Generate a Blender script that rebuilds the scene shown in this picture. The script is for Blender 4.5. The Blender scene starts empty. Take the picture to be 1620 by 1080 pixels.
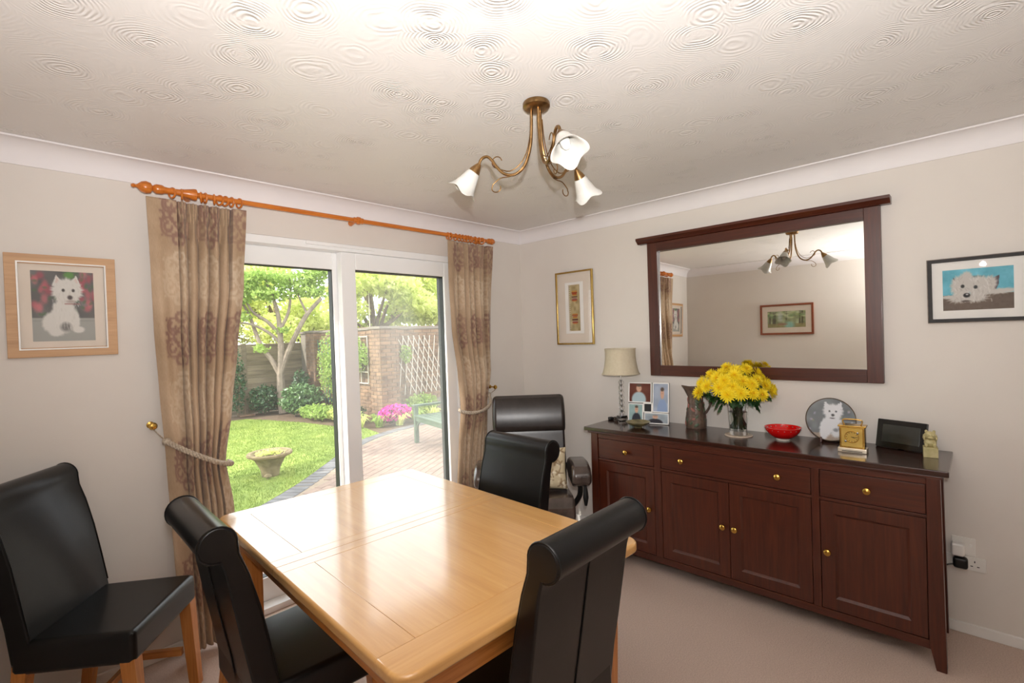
import bpy, bmesh, math, random
import numpy as np
from mathutils import Vector, Matrix, noise as mn
random.seed(7); RNG = np.random.default_rng(7)
S = bpy.context.scene
COL = S.collection
PI = math.pi

# ------------------------------------------------------------------ camera
YAW, PITCH, ROLL, FPX = 0.8107, -0.0144, -0.0345, 776.37
CAM = Vector((-3.1969, -2.9101, 1.5217))
fw = Vector((math.sin(YAW)*math.cos(PITCH), math.cos(YAW)*math.cos(PITCH), math.sin(PITCH)))
rt = fw.cross(Vector((0, 0, 1))).normalized(); up = rt.cross(fw)
r2 = rt*math.cos(ROLL)+up*math.sin(ROLL); u2 = -rt*math.sin(ROLL)+up*math.cos(ROLL)
cd = bpy.data.cameras.new('camera'); cam = bpy.data.objects.new('camera', cd); COL.objects.link(cam)
m = Matrix((r2, u2, -fw)).transposed().to_4x4(); m.translation = CAM; cam.matrix_world = m
cd.sensor_width = 36; cd.lens = FPX/1620*36; cd.clip_start = 0.03; cd.clip_end = 200
S.camera = cam

# ------------------------------------------------------------------ world, sun, lights, exposure
S.view_settings.view_transform = 'Standard'; S.view_settings.look = 'None'
S.view_settings.gamma = 1; S.view_settings.use_curve_mapping = False
S.view_settings.exposure = 0.0
W = bpy.data.worlds.new('sky'); S.world = W; W.use_nodes = True
bg = W.node_tree.nodes['Background']; bg.inputs[0].default_value = (0.93, 0.97, 1.0, 1); bg.inputs[1].default_value = 4.2
def light(name, kind, loc, direction, energy, color=(1, 1, 1), **kw):
    d = bpy.data.lights.new(name, kind); o = bpy.data.objects.new(name, d); COL.objects.link(o)
    o.location = loc; o.rotation_euler = Vector(direction).to_track_quat('-Z', 'Y').to_euler()
    d.energy = energy; d.color = color
    for k, v in kw.items(): setattr(d, k, v)
    return o
light('sun', 'SUN', (0, 8, 8), (0.74, -0.26, -0.62), 7.5, (1, 0.95, 0.85), angle=0.02)
po = light('door_portal', 'AREA', (-1.63, 0.32, 1.07), (0, -1, 0), 1, shape='RECTANGLE', size=1.82, size_y=2.13)
po.data.cycles.is_portal = True
# the photographer's flash, tilted at the ceiling, just above the lens
light('camera_flash', 'SPOT', (-3.2, -2.95, 1.65), (0.64, 0.54, 0.66), 262, (1, 0.98, 0.965), spot_size=math.radians(158), spot_blend=1.0, shadow_soft_size=0.018)
S.cycles.use_denoising = True
S.cycles.max_bounces = 10; S.cycles.diffuse_bounces = 5; S.cycles.glossy_bounces = 5
S.cycles.transmission_bounces = 8; S.cycles.transparent_max_bounces = 24
S.cycles.caustics_refractive = False; S.cycles.caustics_reflective = False
S.cycles.sample_clamp_indirect = 6

# ------------------------------------------------------------------ materials
def lin(c):
    c = np.asarray(c, float)/255.0
    return np.where(c <= .04045, c/12.92, ((c+.055)/1.055)**2.4)
def L3(r, g, b): return tuple(lin((r, g, b)))+(1,)
MATS = {}
class NT:
    def __init__(s, name):
        s.m = bpy.data.materials.new(name); s.m.use_nodes = True; s.t = s.m.node_tree
        s.b = s.t.nodes['Principled BSDF']; s.out = s.t.nodes['Material Output']
    def n(s, typ, **kw):
        x = s.t.nodes.new(typ)
        for k, v in kw.items():
            if k in x.inputs: x.inputs[k].default_value = v
            else: setattr(x, k, v)
        return x
    def l(s, a, b): s.t.links.new(a, b)
    def coords(s, scale=(1, 1, 1), kind='Object', rot=(0, 0, 0), rnd=False):
        tc = s.n('ShaderNodeTexCoord'); mp = s.n('ShaderNodeMapping'); mp.inputs['Scale'].default_value = scale
        mp.inputs['Rotation'].default_value = rot
        if rnd:
            oi = s.n('ShaderNodeObjectInfo'); mul = s.n('ShaderNodeVectorMath', operation='SCALE'); mul.inputs[3].default_value = 31.7
            cx = s.n('ShaderNodeCombineXYZ'); s.l(oi.outputs['Random'], cx.inputs[0]); s.l(oi.outputs['Random'], cx.inputs[1]); s.l(oi.outputs['Random'], cx.inputs[2])
            s.l(cx.outputs[0], mul.inputs[0]); ad = s.n('ShaderNodeVectorMath', operation='ADD')
            s.l(tc.outputs[kind], ad.inputs[0]); s.l(mul.outputs[0], ad.inputs[1]); s.l(ad.outputs[0], mp.inputs[0])
        else: s.l(tc.outputs[kind], mp.inputs[0])
        return mp.outputs[0]
    def noise(s, vec, scale, detail=3, rough=.55, dist=0):
        x = s.n('ShaderNodeTexNoise'); x.inputs['Scale'].default_value = scale; x.inputs['Detail'].default_value = detail
        x.inputs['Roughness'].default_value = rough; x.inputs['Distortion'].default_value = dist; s.l(vec, x.inputs['Vector']); return x
    def ramp(s, fac, stops):
        x = s.n('ShaderNodeValToRGB'); e = x.color_ramp.elements
        while len(e) < len(stops): e.new(.5)
        for i, (p, c) in enumerate(stops): e[i].position = p; e[i].color = c
        s.l(fac, x.inputs[0]); return x.outputs[0]
    def bump(s, h, strength, dist=.01):
        x = s.n('ShaderNodeBump'); x.inputs['Strength'].default_value = strength; x.inputs['Distance'].default_value = dist
        s.l(h, x.inputs['Height']); s.l(x.outputs[0], s.b.inputs['Normal']); return x
    def set(s, **kw):
        for k, v in kw.items(): s.b.inputs[k.replace('_', ' ')].default_value = v
        return s

def mat_noise(name, c1, c2, scale=20, rough=.6, bumps=0, bscale=None, metallic=0, stretch=(1, 1, 1), rnd=False, coat=0, spec=.5, detail=3, bdist=.004, trans=0, croug=.1):
    if name in MATS: return MATS[name]
    t = NT(name); v = t.coords(stretch, rnd=rnd)
    nz = t.noise(v, scale, detail)
    col = t.ramp(nz.outputs[0], [(.3, L3(*c1)), (.7, L3(*c2))]); t.l(col, t.b.inputs['Base Color'])
    t.set(Roughness=rough, Metallic=metallic, Specular_IOR_Level=spec, Coat_Weight=coat, Coat_Roughness=croug)
    if bumps:
        nb = t.noise(v, bscale or scale*3, 3); t.bump(nb.outputs[0], bumps, bdist)
    if trans:
        tr = t.n('ShaderNodeBsdfTranslucent'); t.l(col, tr.inputs[0]); mx = t.n('ShaderNodeMixShader'); mx.inputs[0].default_value = trans
        t.l(t.b.outputs[0], mx.inputs[1]); t.l(tr.outputs[0], mx.inputs[2]); t.l(mx.outputs[0], t.out.inputs[0])
    MATS[name] = t.m; return t.m
def mat_wood(name, c1, c2, c3, axis, rough=.4, coat=.0, gs=1.0, bstr=.1):
    t = NT(name); sc = [26*gs]*3; sc[axis] = 1.3*gs
    v = t.coords(tuple(sc), rnd=True)
    a = t.noise(v, 1.6, 6, .6, 1.2); bb = t.noise(v, 7, 4, .6, .3)
    mx = t.n('ShaderNodeMath', operation='MULTIPLY_ADD'); t.l(bb.outputs[0], mx.inputs[0]); mx.inputs[1].default_value = .35
    sb = t.n('ShaderNodeMath', operation='MULTIPLY'); t.l(a.outputs[0], sb.inputs[0]); sb.inputs[1].default_value = .65; t.l(sb.outputs[0], mx.inputs[2])
    col = t.ramp(mx.outputs[0], [(.33, L3(*c1)), (.5, L3(*c2)), (.68, L3(*c3))]); t.l(col, t.b.inputs['Base Color'])
    t.set(Roughness=rough, Coat_Weight=coat, Coat_Roughness=.13); t.bump(mx.outputs[0], bstr, .001); return t.m
def mat_vcol(name, rough=.7, bumps=0, bscale=300, sheen=0, spec=.3, trans=0):
    t = NT(name); a = t.n('ShaderNodeAttribute', attribute_name='Col'); t.l(a.outputs['Color'], t.b.inputs['Base Color'])
    t.set(Roughness=rough, Specular_IOR_Level=spec, Sheen_Weight=sheen)
    if bumps: t.bump(t.noise(t.coords(), bscale, 2).outputs[0], bumps, .002)
    if trans:
        tr = t.n('ShaderNodeBsdfTranslucent'); t.l(a.outputs['Color'], tr.inputs[0]); mx = t.n('ShaderNodeMixShader'); mx.inputs[0].default_value = trans
        t.l(t.b.outputs[0], mx.inputs[1]); t.l(tr.outputs[0], mx.inputs[2]); t.l(mx.outputs[0], t.out.inputs[0])
    return t.m
def mat_pane(name, ior=1.45, haze=0, rough=0.0):
    t = NT(name); t.t.nodes.remove(t.b)
    tr = t.n('ShaderNodeBsdfTransparent'); gl = t.n('ShaderNodeBsdfGlossy'); gl.inputs['Roughness'].default_value = rough
    fr = t.n('ShaderNodeFresnel'); fr.inputs[0].default_value = ior; mx = t.n('ShaderNodeMixShader')
    ge = t.n('ShaderNodeNewGeometry'); im = t.n('ShaderNodeMath', operation='MULTIPLY_ADD'); t.l(ge.outputs['Backfacing'], im.inputs[0]); im.inputs[1].default_value = -1; im.inputs[2].default_value = 1; fm = t.n('ShaderNodeMath', operation='MULTIPLY'); t.l(fr.outputs[0], fm.inputs[0]); t.l(im.outputs[0], fm.inputs[1]); t.l(fm.outputs[0], mx.inputs[0]); t.l(tr.outputs[0], mx.inputs[1]); t.l(gl.outputs[0], mx.inputs[2]); o = mx.outputs[0]
    if haze:
        df = t.n('ShaderNodeBsdfDiffuse'); df.inputs[0].default_value = (.9, .92, .9, 1); tl = t.n('ShaderNodeBsdfTranslucent'); tl.inputs[0].default_value = (.9, .92, .9, 1)
        ad = t.n('ShaderNodeMixShader'); t.l(df.outputs[0], ad.inputs[1]); t.l(tl.outputs[0], ad.inputs[2]); ad.inputs[0].default_value = .5
        nz = t.noise(t.coords((1, 1, .25)), 2.2, 2); mr = t.n('ShaderNodeMapRange'); mr.inputs['From Min'].default_value = .35; mr.inputs['From Max'].default_value = .7
        mr.inputs['To Min'].default_value = haze*.3; mr.inputs['To Max'].default_value = haze; t.l(nz.outputs[0], mr.inputs[0])
        m2 = t.n('ShaderNodeMixShader'); t.l(mr.outputs[0], m2.inputs[0]); t.l(o, m2.inputs[1]); t.l(ad.outputs[0], m2.inputs[2]); o = m2.outputs[0]
    t.l(o, t.out.inputs[0]); return t.m

def mat_ceiling():
    t = NT('textured_ceiling_paper'); v = t.coords((1, 1, 0))
    nz = t.noise(v, 3.5, 3); ad = t.n('ShaderNodeMixRGB'); ad.inputs[0].default_value = .07; t.l(v, ad.inputs[1]); t.l(nz.outputs[1], ad.inputs[2])
    vo = t.n('ShaderNodeTexVoronoi'); vo.inputs['Scale'].default_value = 5.6; vo.inputs['Randomness'].default_value = .9; t.l(ad.outputs[0], vo.inputs['Vector'])
    mu = t.n('ShaderNodeMath', operation='MULTIPLY'); t.l(vo.outputs['Distance'], mu.inputs[0]); mu.inputs[1].default_value = 118
    sn = t.n('ShaderNodeMath', operation='SINE'); t.l(mu.outputs[0], sn.inputs[0])
    fo = t.n('ShaderNodeMapRange'); fo.inputs['From Min'].default_value = 0.02; fo.inputs['From Max'].default_value = .6; fo.inputs['To Min'].default_value = 1; fo.inputs['To Max'].default_value = .10
    t.l(vo.outputs['Distance'], fo.inputs[0])
    m2 = t.n('ShaderNodeMath', operation='MULTIPLY'); t.l(sn.outputs[0], m2.inputs[0]); t.l(fo.outputs[0], m2.inputs[1])
    n2 = t.noise(t.coords((1, 1, 1)), 60, 4); m2b = t.n('ShaderNodeMath', operation='MULTIPLY'); t.l(m2.outputs[0], m2b.inputs[0]); n3 = t.noise(t.coords(), 14, 3); sh_ = t.n('ShaderNodeMapRange'); sh_.inputs['From Min'].default_value = .38; sh_.inputs['From Max'].default_value = .52; t.l(n3.outputs[0], sh_.inputs[0]); t.l(sh_.outputs[0], m2b.inputs[1]); m3 = t.n('ShaderNodeMath', operation='MULTIPLY_ADD'); t.l(n2.outputs[0], m3.inputs[0]); t.l(fo.outputs[0], m3.inputs[1]); t.l(m2b.outputs[0], m3.inputs[2])
    t.bump(m3.outputs[0], .55, .003); t.set(Base_Color=L3(230, 227, 224), Roughness=.42, Specular_IOR_Level=.45); return t.m
M = {}
M['ceiling'] = mat_ceiling()
M['wall'] = mat_noise('cream_wall_paint', (220, 213, 206), (223, 217, 210), 3, .75, .08, 260, bdist=.001)
M['white_gloss'] = mat_noise('white_gloss_paint', (232, 230, 226), (236, 234, 231), 3, .35)
M['cove'] = mat_noise('matt_white_coving', (232, 228, 229), (236, 232, 233), 3, .7)
M['carpet'] = mat_noise('beige_pink_carpet', (196, 172, 158), (220, 198, 184), 180, .95, .6, 420, spec=.1, bdist=.006)
M['pvc'] = mat_noise('white_plastic_frame', (242, 243, 243), (246, 246, 246), 3, .3)
M['gasket'] = mat_noise('black_rubber_gasket', (20, 22, 22), (30, 32, 31), 30, .5)
M['pane'] = mat_pane('door_glass', haze=.035)
M['pane_hazy'] = mat_pane('dusty_door_glass', haze=.13)
M['picglass'] = mat_pane('picture_glass', 1.5)
M['leather'] = mat_noise('black_leather', (7, 7, 8), (11, 11, 12), 30, .30, .10, 260, spec=.42, bdist=.002)
M['leather_rec'] = mat_noise('brown_black_leather', (30, 24, 22), (46, 38, 36), 18, .32, .06, 200, spec=.6, bdist=.003)
for i, a in enumerate('xyz'):
    M['oak_'+a] = mat_wood('oak_grain_'+a, (198, 146, 82), (208, 157, 92), (216, 168, 104), i, .30, 1.0, .55, .04)
    M['oakleg_'+a] = mat_wood('oak_orange_'+a, (168, 100, 44), (196, 126, 60), (210, 144, 78), i, .4, .2)
    M['mah_'+a] = mat_wood('mahogany_'+a, (56, 22, 11), (72, 30, 16), (86, 39, 21), i, .36, .2, .7, .05)
M['mahtop'] = mat_wood('mahogany_top', (38, 18, 12), (50, 24, 16), (62, 31, 21), 1, .24, .5, .7, .05)
M['mirror'] = NT('mirror_silver').set(Base_Color=(.9, .91, .88, 1), Metallic=1.0, Roughness=0.0).m
M['brass'] = mat_noise('polished_brass', (196, 152, 70), (222, 184, 100), 30, .22, metallic=1)
M['bronze'] = mat_noise('antique_brass', (128, 98, 62), (164, 130, 88), 40, .32, metallic=1)
M['gold_frame'] = mat_noise('gold_metal_frame', (214, 180, 100), (228, 200, 128), 20, .25, metallic=1)
M['pole'] = mat_wood('orange_pine', (176, 92, 26), (204, 116, 38), (218, 134, 54), 0, .3, .4)
M['shade_glass'] = mat_noise('frosted_white_glass', (204, 202, 196), (226, 224, 218), 14, .3, trans=.2)
M['bulb'] = mat_noise('white_bulb', (225, 223, 218), (232, 230, 226), 5, .4)
M['rope'] = mat_noise('grey_mauve_cord', (150, 134, 118), (204, 190, 170), 120, .6)
M['curtain'] = mat_vcol('damask_cloth', .62, .25, 420, .2, .3, .12)
M['print'] = mat_vcol('printed_paper', .6)
M['mount'] = mat_noise('cream_mount_board', (222, 210, 196), (228, 216, 203), 8, .8)
M['mount_w'] = mat_noise('white_mount_board', (232, 230, 226), (238, 236, 232), 8, .8)
M['ashframe'] = mat_wood('pale_wood_frame', (176, 134, 92), (192, 150, 106), (202, 160, 118), 0, .5, .0)
M['redframe'] = mat_wood('red_brown_frame', (110, 52, 26), (130, 64, 34), (146, 76, 42), 0, .35, .2)
M['darkframe'] = mat_noise('dark_pewter_frame', (22, 17, 15), (34, 28, 25), 40, .6)
M['pewter'] = mat_noise('pewter_edge', (120, 104, 94), (150, 134, 122), 40, .5)
M['black_gloss'] = mat_noise('black_gloss_plastic', (10, 10, 11), (14, 14, 15), 10, .18)
M['black'] = mat_noise('black_plastic', (14, 13, 13), (20, 19, 19), 10, .45)
M['chrome'] = mat_noise('chrome', (200, 200, 205), (220, 220, 224), 10, .08, metallic=1)
M['cream_shade'] = mat_noise('cream_lampshade_fabric', (222, 210, 184), (230, 220, 196), 60, .7, .1, 300, trans=.25)
M['glass'] = NT('clear_glass').set(Base_Color=(1, 1, 1, 1), Roughness=0.0, Transmission_Weight=1.0, IOR=1.45).m
M['water'] = NT('water').set(Base_Color=(.93, .97, .93, 1), Roughness=0.0, Transmission_Weight=1.0, IOR=1.33).m
M['yellow'] = mat_noise('yellow_petals', (252, 222, 24), (255, 240, 60), 60, .6, rnd=True, trans=.3)
M['yellow_eye'] = mat_noise('flower_eye', (214, 150, 6), (232, 176, 10), 200, .7, .4)
M['stem'] = mat_noise('green_stem', (40, 74, 26), (66, 104, 40), 60, .5)
M['cleaf'] = mat_noise('dark_leaf', (24, 56, 22), (44, 84, 34), 30, .45, trans=.2)
M['red_bowl'] = mat_noise('red_glaze', (206, 12, 14), (222, 24, 22), 20, .12, coat=.6)
M['white_cer'] = mat_noise('white_ceramic', (226, 218, 206), (236, 228, 218), 10, .3)
M['coaster'] = mat_noise('pale_coaster', (208, 190, 172), (220, 204, 186), 30, .5)
M['rec_seat'] = mat_noise('brown_leather_painted_sheen', (52, 42, 38), (82, 68, 62), 9, .20, .06, 160, spec=.8, bdist=.003, coat=.4, croug=.25)  # base colour lightened to stand in for flash sheen on seat and arms
M['plastic_w'] = mat_noise('white_socket_plastic', (224, 220, 214), (230, 227, 222), 5, .35)
M['black_hole'] = mat_noise('dark_slot', (22, 16, 14), (30, 24, 20), 5, .8)

# ------------------------------------------------------------------ mesh helpers
class MB:
    def __init__(s): s.v = []; s.f = []
    def add(s, v, f):
        k = len(s.v); s.v += [tuple(p) for p in v]; s.f += [tuple(i+k for i in q) for q in f]; return s
    def box(s, lo, hi, mtx=None):
        x0, y0, z0 = lo; x1, y1, z1 = hi
        v = [(x0, y0, z0), (x1, y0, z0), (x1, y1, z0), (x0, y1, z0), (x0, y0, z1), (x1, y0, z1), (x1, y1, z1), (x0, y1, z1)]
        if mtx is not None: v = [mtx @ Vector(p) for p in v]
        return s.add(v, [(0, 3, 2, 1), (4, 5, 6, 7), (0, 1, 5, 4), (1, 2, 6, 5), (2, 3, 7, 6), (3, 0, 4, 7)])
    def taper(s, c0, w0, d0, c1, w1, d1):
        v = []
        for c, w, d in ((c0, w0, d0), (c1, w1, d1)):
            for a, b in ((-1, -1), (1, -1), (1, 1), (-1, 1)): v.append((c[0]+a*w/2, c[1]+b*d/2, c[2]))
        return s.add(v, [(0, 3, 2, 1), (4, 5, 6, 7), (0, 1, 5, 4), (1, 2, 6, 5), (2, 3, 7, 6), (3, 0, 4, 7)])
    def lathe(s, prof, n=32, c=(0, 0, 0), mtx=None, closed=False):
        v = []
        for r, z in prof:
            for i in range(n):
                a = 2*PI*i/n; p = Vector((r*math.cos(a), r*math.sin(a), z))
                if mtx is not None: p = mtx @ p
                v.append((p[0]+c[0], p[1]+c[1], p[2]+c[2]))
        f = []; R = len(prof)
        for j in range(R-1 if not closed else R):
            for i in range(n):
                a = j*n+i; b = j*n+(i+1) % n; j2 = (j+1) % R; f.append((a, b, j2*n+(i+1) % n, j2*n+i))
        if not closed:
            if prof[0][0] > 1e-6: f.append(tuple(reversed(range(n))))
            if prof[-1][0] > 1e-6: f.append(tuple(range((R-1)*n, R*n)))
        return s.add(v, f)
    def tube(s, pts, r, n=8, closed=False, spline=0):
        P = [Vector(p) for p in pts]
        if spline: P, r = catmull(P, r, spline, closed)
        N = len(P); rr = r if isinstance(r, (list, tuple)) else [r]*N
        T = []
        for i in range(N):
            a = P[(i-1) % N] if (closed or i > 0) else P[i]; b = P[(i+1) % N] if (closed or i < N-1) else P[i]
            T.append((b-a).normalized())
        ref = Vector((0, 0, 1)) if abs(T[0].z) < .9 else Vector((1, 0, 0))
        nrm = T[0].cross(ref).normalized(); v = []
        for i in range(N):
            nrm = (nrm-T[i]*nrm.dot(T[i]));
            if nrm.length < 1e-6: nrm = T[i].orthogonal()
            nrm.normalize(); bn = T[i].cross(nrm)
            for k in range(n):
                a = 2*PI*k/n; v.append(P[i]+(nrm*math.cos(a)+bn*math.sin(a))*rr[i])
        f = []
        for j in range(N if closed else N-1):
            for k in range(n):
                j2 = (j+1) % N; f.append((j*n+k, j*n+(k+1) % n, j2*n+(k+1) % n, j2*n+k))
        if not closed: f.append(tuple(reversed(range(n)))); f.append(tuple(range((N-1)*n, N*n)))
        return s.add(v, f)
    def prism(s, poly, fn, a, b):
        """poly of 2-D points; fn(p, t) -> xyz at the extrusion value t"""
        n = len(poly); v = [fn(p, a) for p in poly]+[fn(p, b) for p in poly]
        return s.add(v, [tuple(reversed(range(n))), tuple(range(n, 2*n))]+[(i, (i+1) % n, n+(i+1) % n, n+i) for i in range(n)])
    def sphere(s, c, r, n=12, sc=(1, 1, 1)):
        prof = [(r*math.sin(PI*k/(n//2+2)), -r*math.cos(PI*k/(n//2+2))) for k in range(n//2+3)]
        return s.lathe([(max(a, 1e-7), b) for a, b in prof], n, c, Matrix.Diagonal(Vector(sc)))
    def build(s, name, mat, parent=None, bevel=0, seg=2, smooth=35, bang=40, subs=0):
        me = bpy.data.meshes.new(name); me.from_pydata([tuple(p) for p in s.v], [], s.f)
        bm = bmesh.new(); bm.from_mesh(me)
        bmesh.ops.recalc_face_normals(bm, faces=bm.faces)
        if bevel:
            ed = [e for e in bm.edges if len(e.link_faces) == 2 and e.calc_face_angle(0) > math.radians(bang)]
            bmesh.ops.bevel(bm, geom=ed, offset=bevel, segments=seg, profile=.5, affect='EDGES', clamp_overlap=True)
        bm.to_mesh(me); bm.free(); o = finish(name, me, mat, parent, smooth, subs)
        if bevel and smooth: wn(o)
        return o
def wn(o):
    md = o.modifiers.new('wn', 'WEIGHTED_NORMAL'); md.keep_sharp = True; md.weight = 100
def finish(name, me, mat, parent=None, smooth=35, subs=0):
    if smooth:
        me.polygons.foreach_set('use_smooth', [True]*len(me.polygons)); me.set_sharp_from_angle(angle=math.radians(smooth))
    me.materials.append(mat); o = bpy.data.objects.new(name, me); COL.objects.link(o)
    if parent is not None: o.parent = parent
    if subs:
        md = o.modifiers.new('s', 'SUBSURF'); md.levels = subs; md.render_levels = subs
    return o
def catmull(P, r, k, closed=False):
    n = len(P); out = []; ro = []; rr = r if isinstance(r, (list, tuple)) else [r]*n
    for i in range(n if closed else n-1):
        p0 = P[(i-1) % n] if (closed or i > 0) else P[i]; p1 = P[i]; p2 = P[(i+1) % n]; p3 = P[(i+2) % n] if (closed or i < n-2) else p2
        for j in range(k):
            t = j/k
            out.append(.5*((2*p1)+(p2-p0)*t+(2*p0-5*p1+4*p2-p3)*t*t+(3*p1-p0-3*p2+p3)*t**3)); ro.append(rr[i]*(1-t)+rr[(i+1) % n]*t)
    if not closed: out.append(P[-1]); ro.append(rr[-1])
    return out, ro
def tag(o, label=None, cat=None, group=None, kind=None):
    for k, v in (('label', label), ('category', cat), ('group', group), ('kind', kind)):
        if v: o[k] = v
    return o
def thing(name, label, cat, loc=(0, 0, 0), rz=0, group=None, kind=None, rot=None):
    o = bpy.data.objects.new(name, None); COL.objects.link(o); o.location = loc; o.rotation_euler = rot or (0, 0, rz)
    o.empty_display_size = .1
    return tag(o, label, cat, group, kind)
def struct(o, label=None): return tag(o, label, None, None, 'structure')
def dup(root, loc, rz, label=None, scale=None):
    r = root.copy(); COL.objects.link(r); r.location = loc; r.rotation_euler = (0, 0, rz)
    if label: r['label'] = label
    if scale: r.scale = scale
    for ch in list(root.children):
        c = ch.copy(); COL.objects.link(c); c.parent = r
        for g in ch.children:
            d = g.copy(); COL.objects.link(d); d.parent = c
    return r
def piece(o_mesh, name, parent, loc=(0, 0, 0), rot=None):
    o = bpy.data.objects.new(name, o_mesh); COL.objects.link(o); o.parent = parent; o.location = loc
    if rot: o.rotation_euler = rot
    return o

# ------------------------------------------------------------------ small painter for printed pictures (flat prints only)
class Canvas:
    def __init__(s, w, h, col):
        s.w, s.h = w, h; s.a = np.ones((h, w, 3))*np.array(col, float)
        yy, xx = np.mgrid[0:h, 0:w]; s.x = (xx+.5)/w; s.y = (yy+.5)/h; s.asp = h/w
    def mix(s, al, col): s.a = s.a*(1-al[..., None])+np.array(col, float)*al[..., None]
    def ell(s, cx, cy, rx, ry, col, soft=.15, ang=0, a=1, wob=0):
        dx = s.x-cx; dy = (s.y-cy); ca, sa = math.cos(ang), math.sin(ang)
        X = (dx*ca+dy*s.asp*sa)/rx; Y = (-dx*sa+dy*s.asp*ca)/(ry*s.asp)
        d = np.sqrt(X*X+Y*Y)
        if wob: th = np.arctan2(Y, X); d = d*(1+wob*np.sin(th*13)+wob*.7*np.sin(th*29+1))
        s.mix(np.clip((1+soft-d)/(2*soft+1e-6), 0, 1)*a, col)
    def poly(s, pts, col, a=1):
        ins = np.zeros_like(s.x, bool); n = len(pts)
        for i in range(n):
            x0, y0 = pts[i]; x1, y1 = pts[(i+1) % n]
            if y0 == y1: continue
            c = ((s.y > y0) != (s.y > y1)) & (s.x < (x1-x0)*(s.y-y0)/(y1-y0)+x0); ins ^= c
        s.mix(ins*float(a), col)
    def line(s, pts, w, col, a=1):
        for (x0, y0), (x1, y1) in zip(pts[:-1], pts[1:]):
            vx, vy = x1-x0, (y1-y0)*s.asp; L = vx*vx+vy*vy+1e-9
            t = np.clip(((s.x-x0)*vx+(s.y-y0)*s.asp*vy)/L, 0, 1)
            d = np.hypot(s.x-x0-t*vx, (s.y-y0)*s.asp-t*vy); s.mix(np.clip(1.5-d/w, 0, 1)*a, col)
    def rect(s, x0, y0, x1, y1, col, a=1): s.mix(((s.x >= x0) & (s.x <= x1) & (s.y >= y0) & (s.y <= y1))*float(a), col)
    def blotch(s, amt, sc):
        g = RNG.normal(size=(int(sc*s.asp)+3, sc+3)); X = s.x*sc; Y = s.y*sc*s.asp
        i = X.astype(int); j = Y.astype(int); fx = X-i; fy = Y-j; fx = fx*fx*(3-2*fx); fy = fy*fy*(3-2*fy)
        v = (g[j, i]*(1-fx)+g[j, i+1]*fx)*(1-fy)+(g[j+1, i]*(1-fx)+g[j+1, i+1]*fx)*fy
        s.a = np.clip(s.a+amt*v[..., None], 0, 255); return v
def print_grid(name, cv, w, h, parent, y=0, mat=None, fn=None):
    """flat print in the local XZ plane facing -Y, its centre at the origin, colours as an attribute of the paper"""
    H, Wd = cv.a.shape[:2]
    xs = np.linspace(-w/2, w/2, Wd); zs = np.linspace(h/2, -h/2, H)
    v = [(x, y, z) for z in zs for x in xs]
    if fn: v = [fn(p) for p in v]
    f = [(j*Wd+i, (j+1)*Wd+i, (j+1)*Wd+i+1, j*Wd+i+1) for j in range(H-1) for i in range(Wd-1)]
    me = bpy.data.meshes.new(name); me.from_pydata(v, [], f)
    set_col(me, cv.a.reshape(-1, 3)); return finish(name, me, mat or M['print'], parent, 0)
def set_col(me, rgb):
    at = me.color_attributes.new('Col', 'FLOAT_COLOR', 'POINT'); c = np.ones((len(rgb), 4)); c[:, :3] = lin(np.clip(rgb, 0, 255))
    at.data.foreach_set('color', c.ravel().astype(np.float32))

# ================================================================== ROOM SHELL
H = 2.40; XL = -3.36; YF = -4.3; WT = .28
DX0, DX1, DZ = -2.56, -0.70, 2.13
struct(MB().box((XL-.1, YF-.1, -.12), (.1, .27, 0)).build('floor', M['carpet'], smooth=0), 'beige pink carpeted floor')
struct(MB().box((XL-.1, YF-.1, H), (.1, WT, H+.1)).build('ceiling', M['ceiling'], smooth=0), 'white ceiling with swirled textured paper')
b = MB(); b.box((XL-.1, 0, 0), (DX0, WT, H)); b.box((DX1, 0, 0), (.1, WT, H)); b.box((DX0, 0, DZ), (DX1, WT, H))
struct(b.build('wall_back', M['wall'], smooth=0), 'cream wall around the patio door')
struct(MB().box((0, YF-.1, 0), (.1, 0, H)).build('wall_right', M['wall'], smooth=0), 'cream wall behind the sideboard')
struct(MB().box((XL-.1, YF-.1, 0), (XL, 0, H)).build('wall_left', M['wall'], smooth=0), 'plain cream wall seen in the mirror')
struct(MB().box((XL, YF-.1, 0), (0, YF, H)).build('wall_front', M['wall'], smooth=0), 'cream wall behind the viewer')
# concave coving, mitred at the corners
prof = [(0, H-.094), (.004, H-.094)]+[(.004+.088*(1-math.cos(a)), H-.004-.088*(1-math.sin(a))) for a in [PI/2*k/8 for k in range(9)]][::1]
cv = [(0.0, H-.096), (.006, H-.096)]
for k in range(9):
    a = PI/2*k/8; cv.append((.006+.084*(1-math.cos(a)), H-.092+.084*math.sin(a)))
cv += [(.097, H-.008), (.1, H-.001), (0.0, H-.001)]
CO = [(XL, 0), (0, 0), (0, YF), (XL, YF)]
def cove(i):
    b = MB(); A = Vector(CO[i]+(0,)); B = Vector(CO[(i+1) % 4]+(0,)); d = (B-A).normalized(); nrm = Vector((d.y, -d.x, 0))
    n = len(cv); va = [A+nrm*o+d*o+Vector((0, 0, z)) for o, z in cv]; vb = [B+nrm*o-d*o+Vector((0, 0, z)) for o, z in cv]
    b.add(va+vb, [(k, (k+1) % n, n+(k+1) % n, n+k) for k in range(n)])
    return struct(b.build('trim_%d' % (i+1), M['cove'], smooth=20), ['concave coving above the patio door', 'concave coving above the mirror', 'concave coving behind the viewer', 'concave coving on the left wall'][i])
for i in range(4): cove(i)
SK = .052
def skirt(name, lo, hi, lab):
    struct(MB().box(lo, hi).build(name, M['white_gloss'], bevel=.005, seg=2), lab)
skirt('baseboard_right', (-.015, YF, 0), (0, -.015, SK), 'white skirting under the mirror wall')
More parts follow.
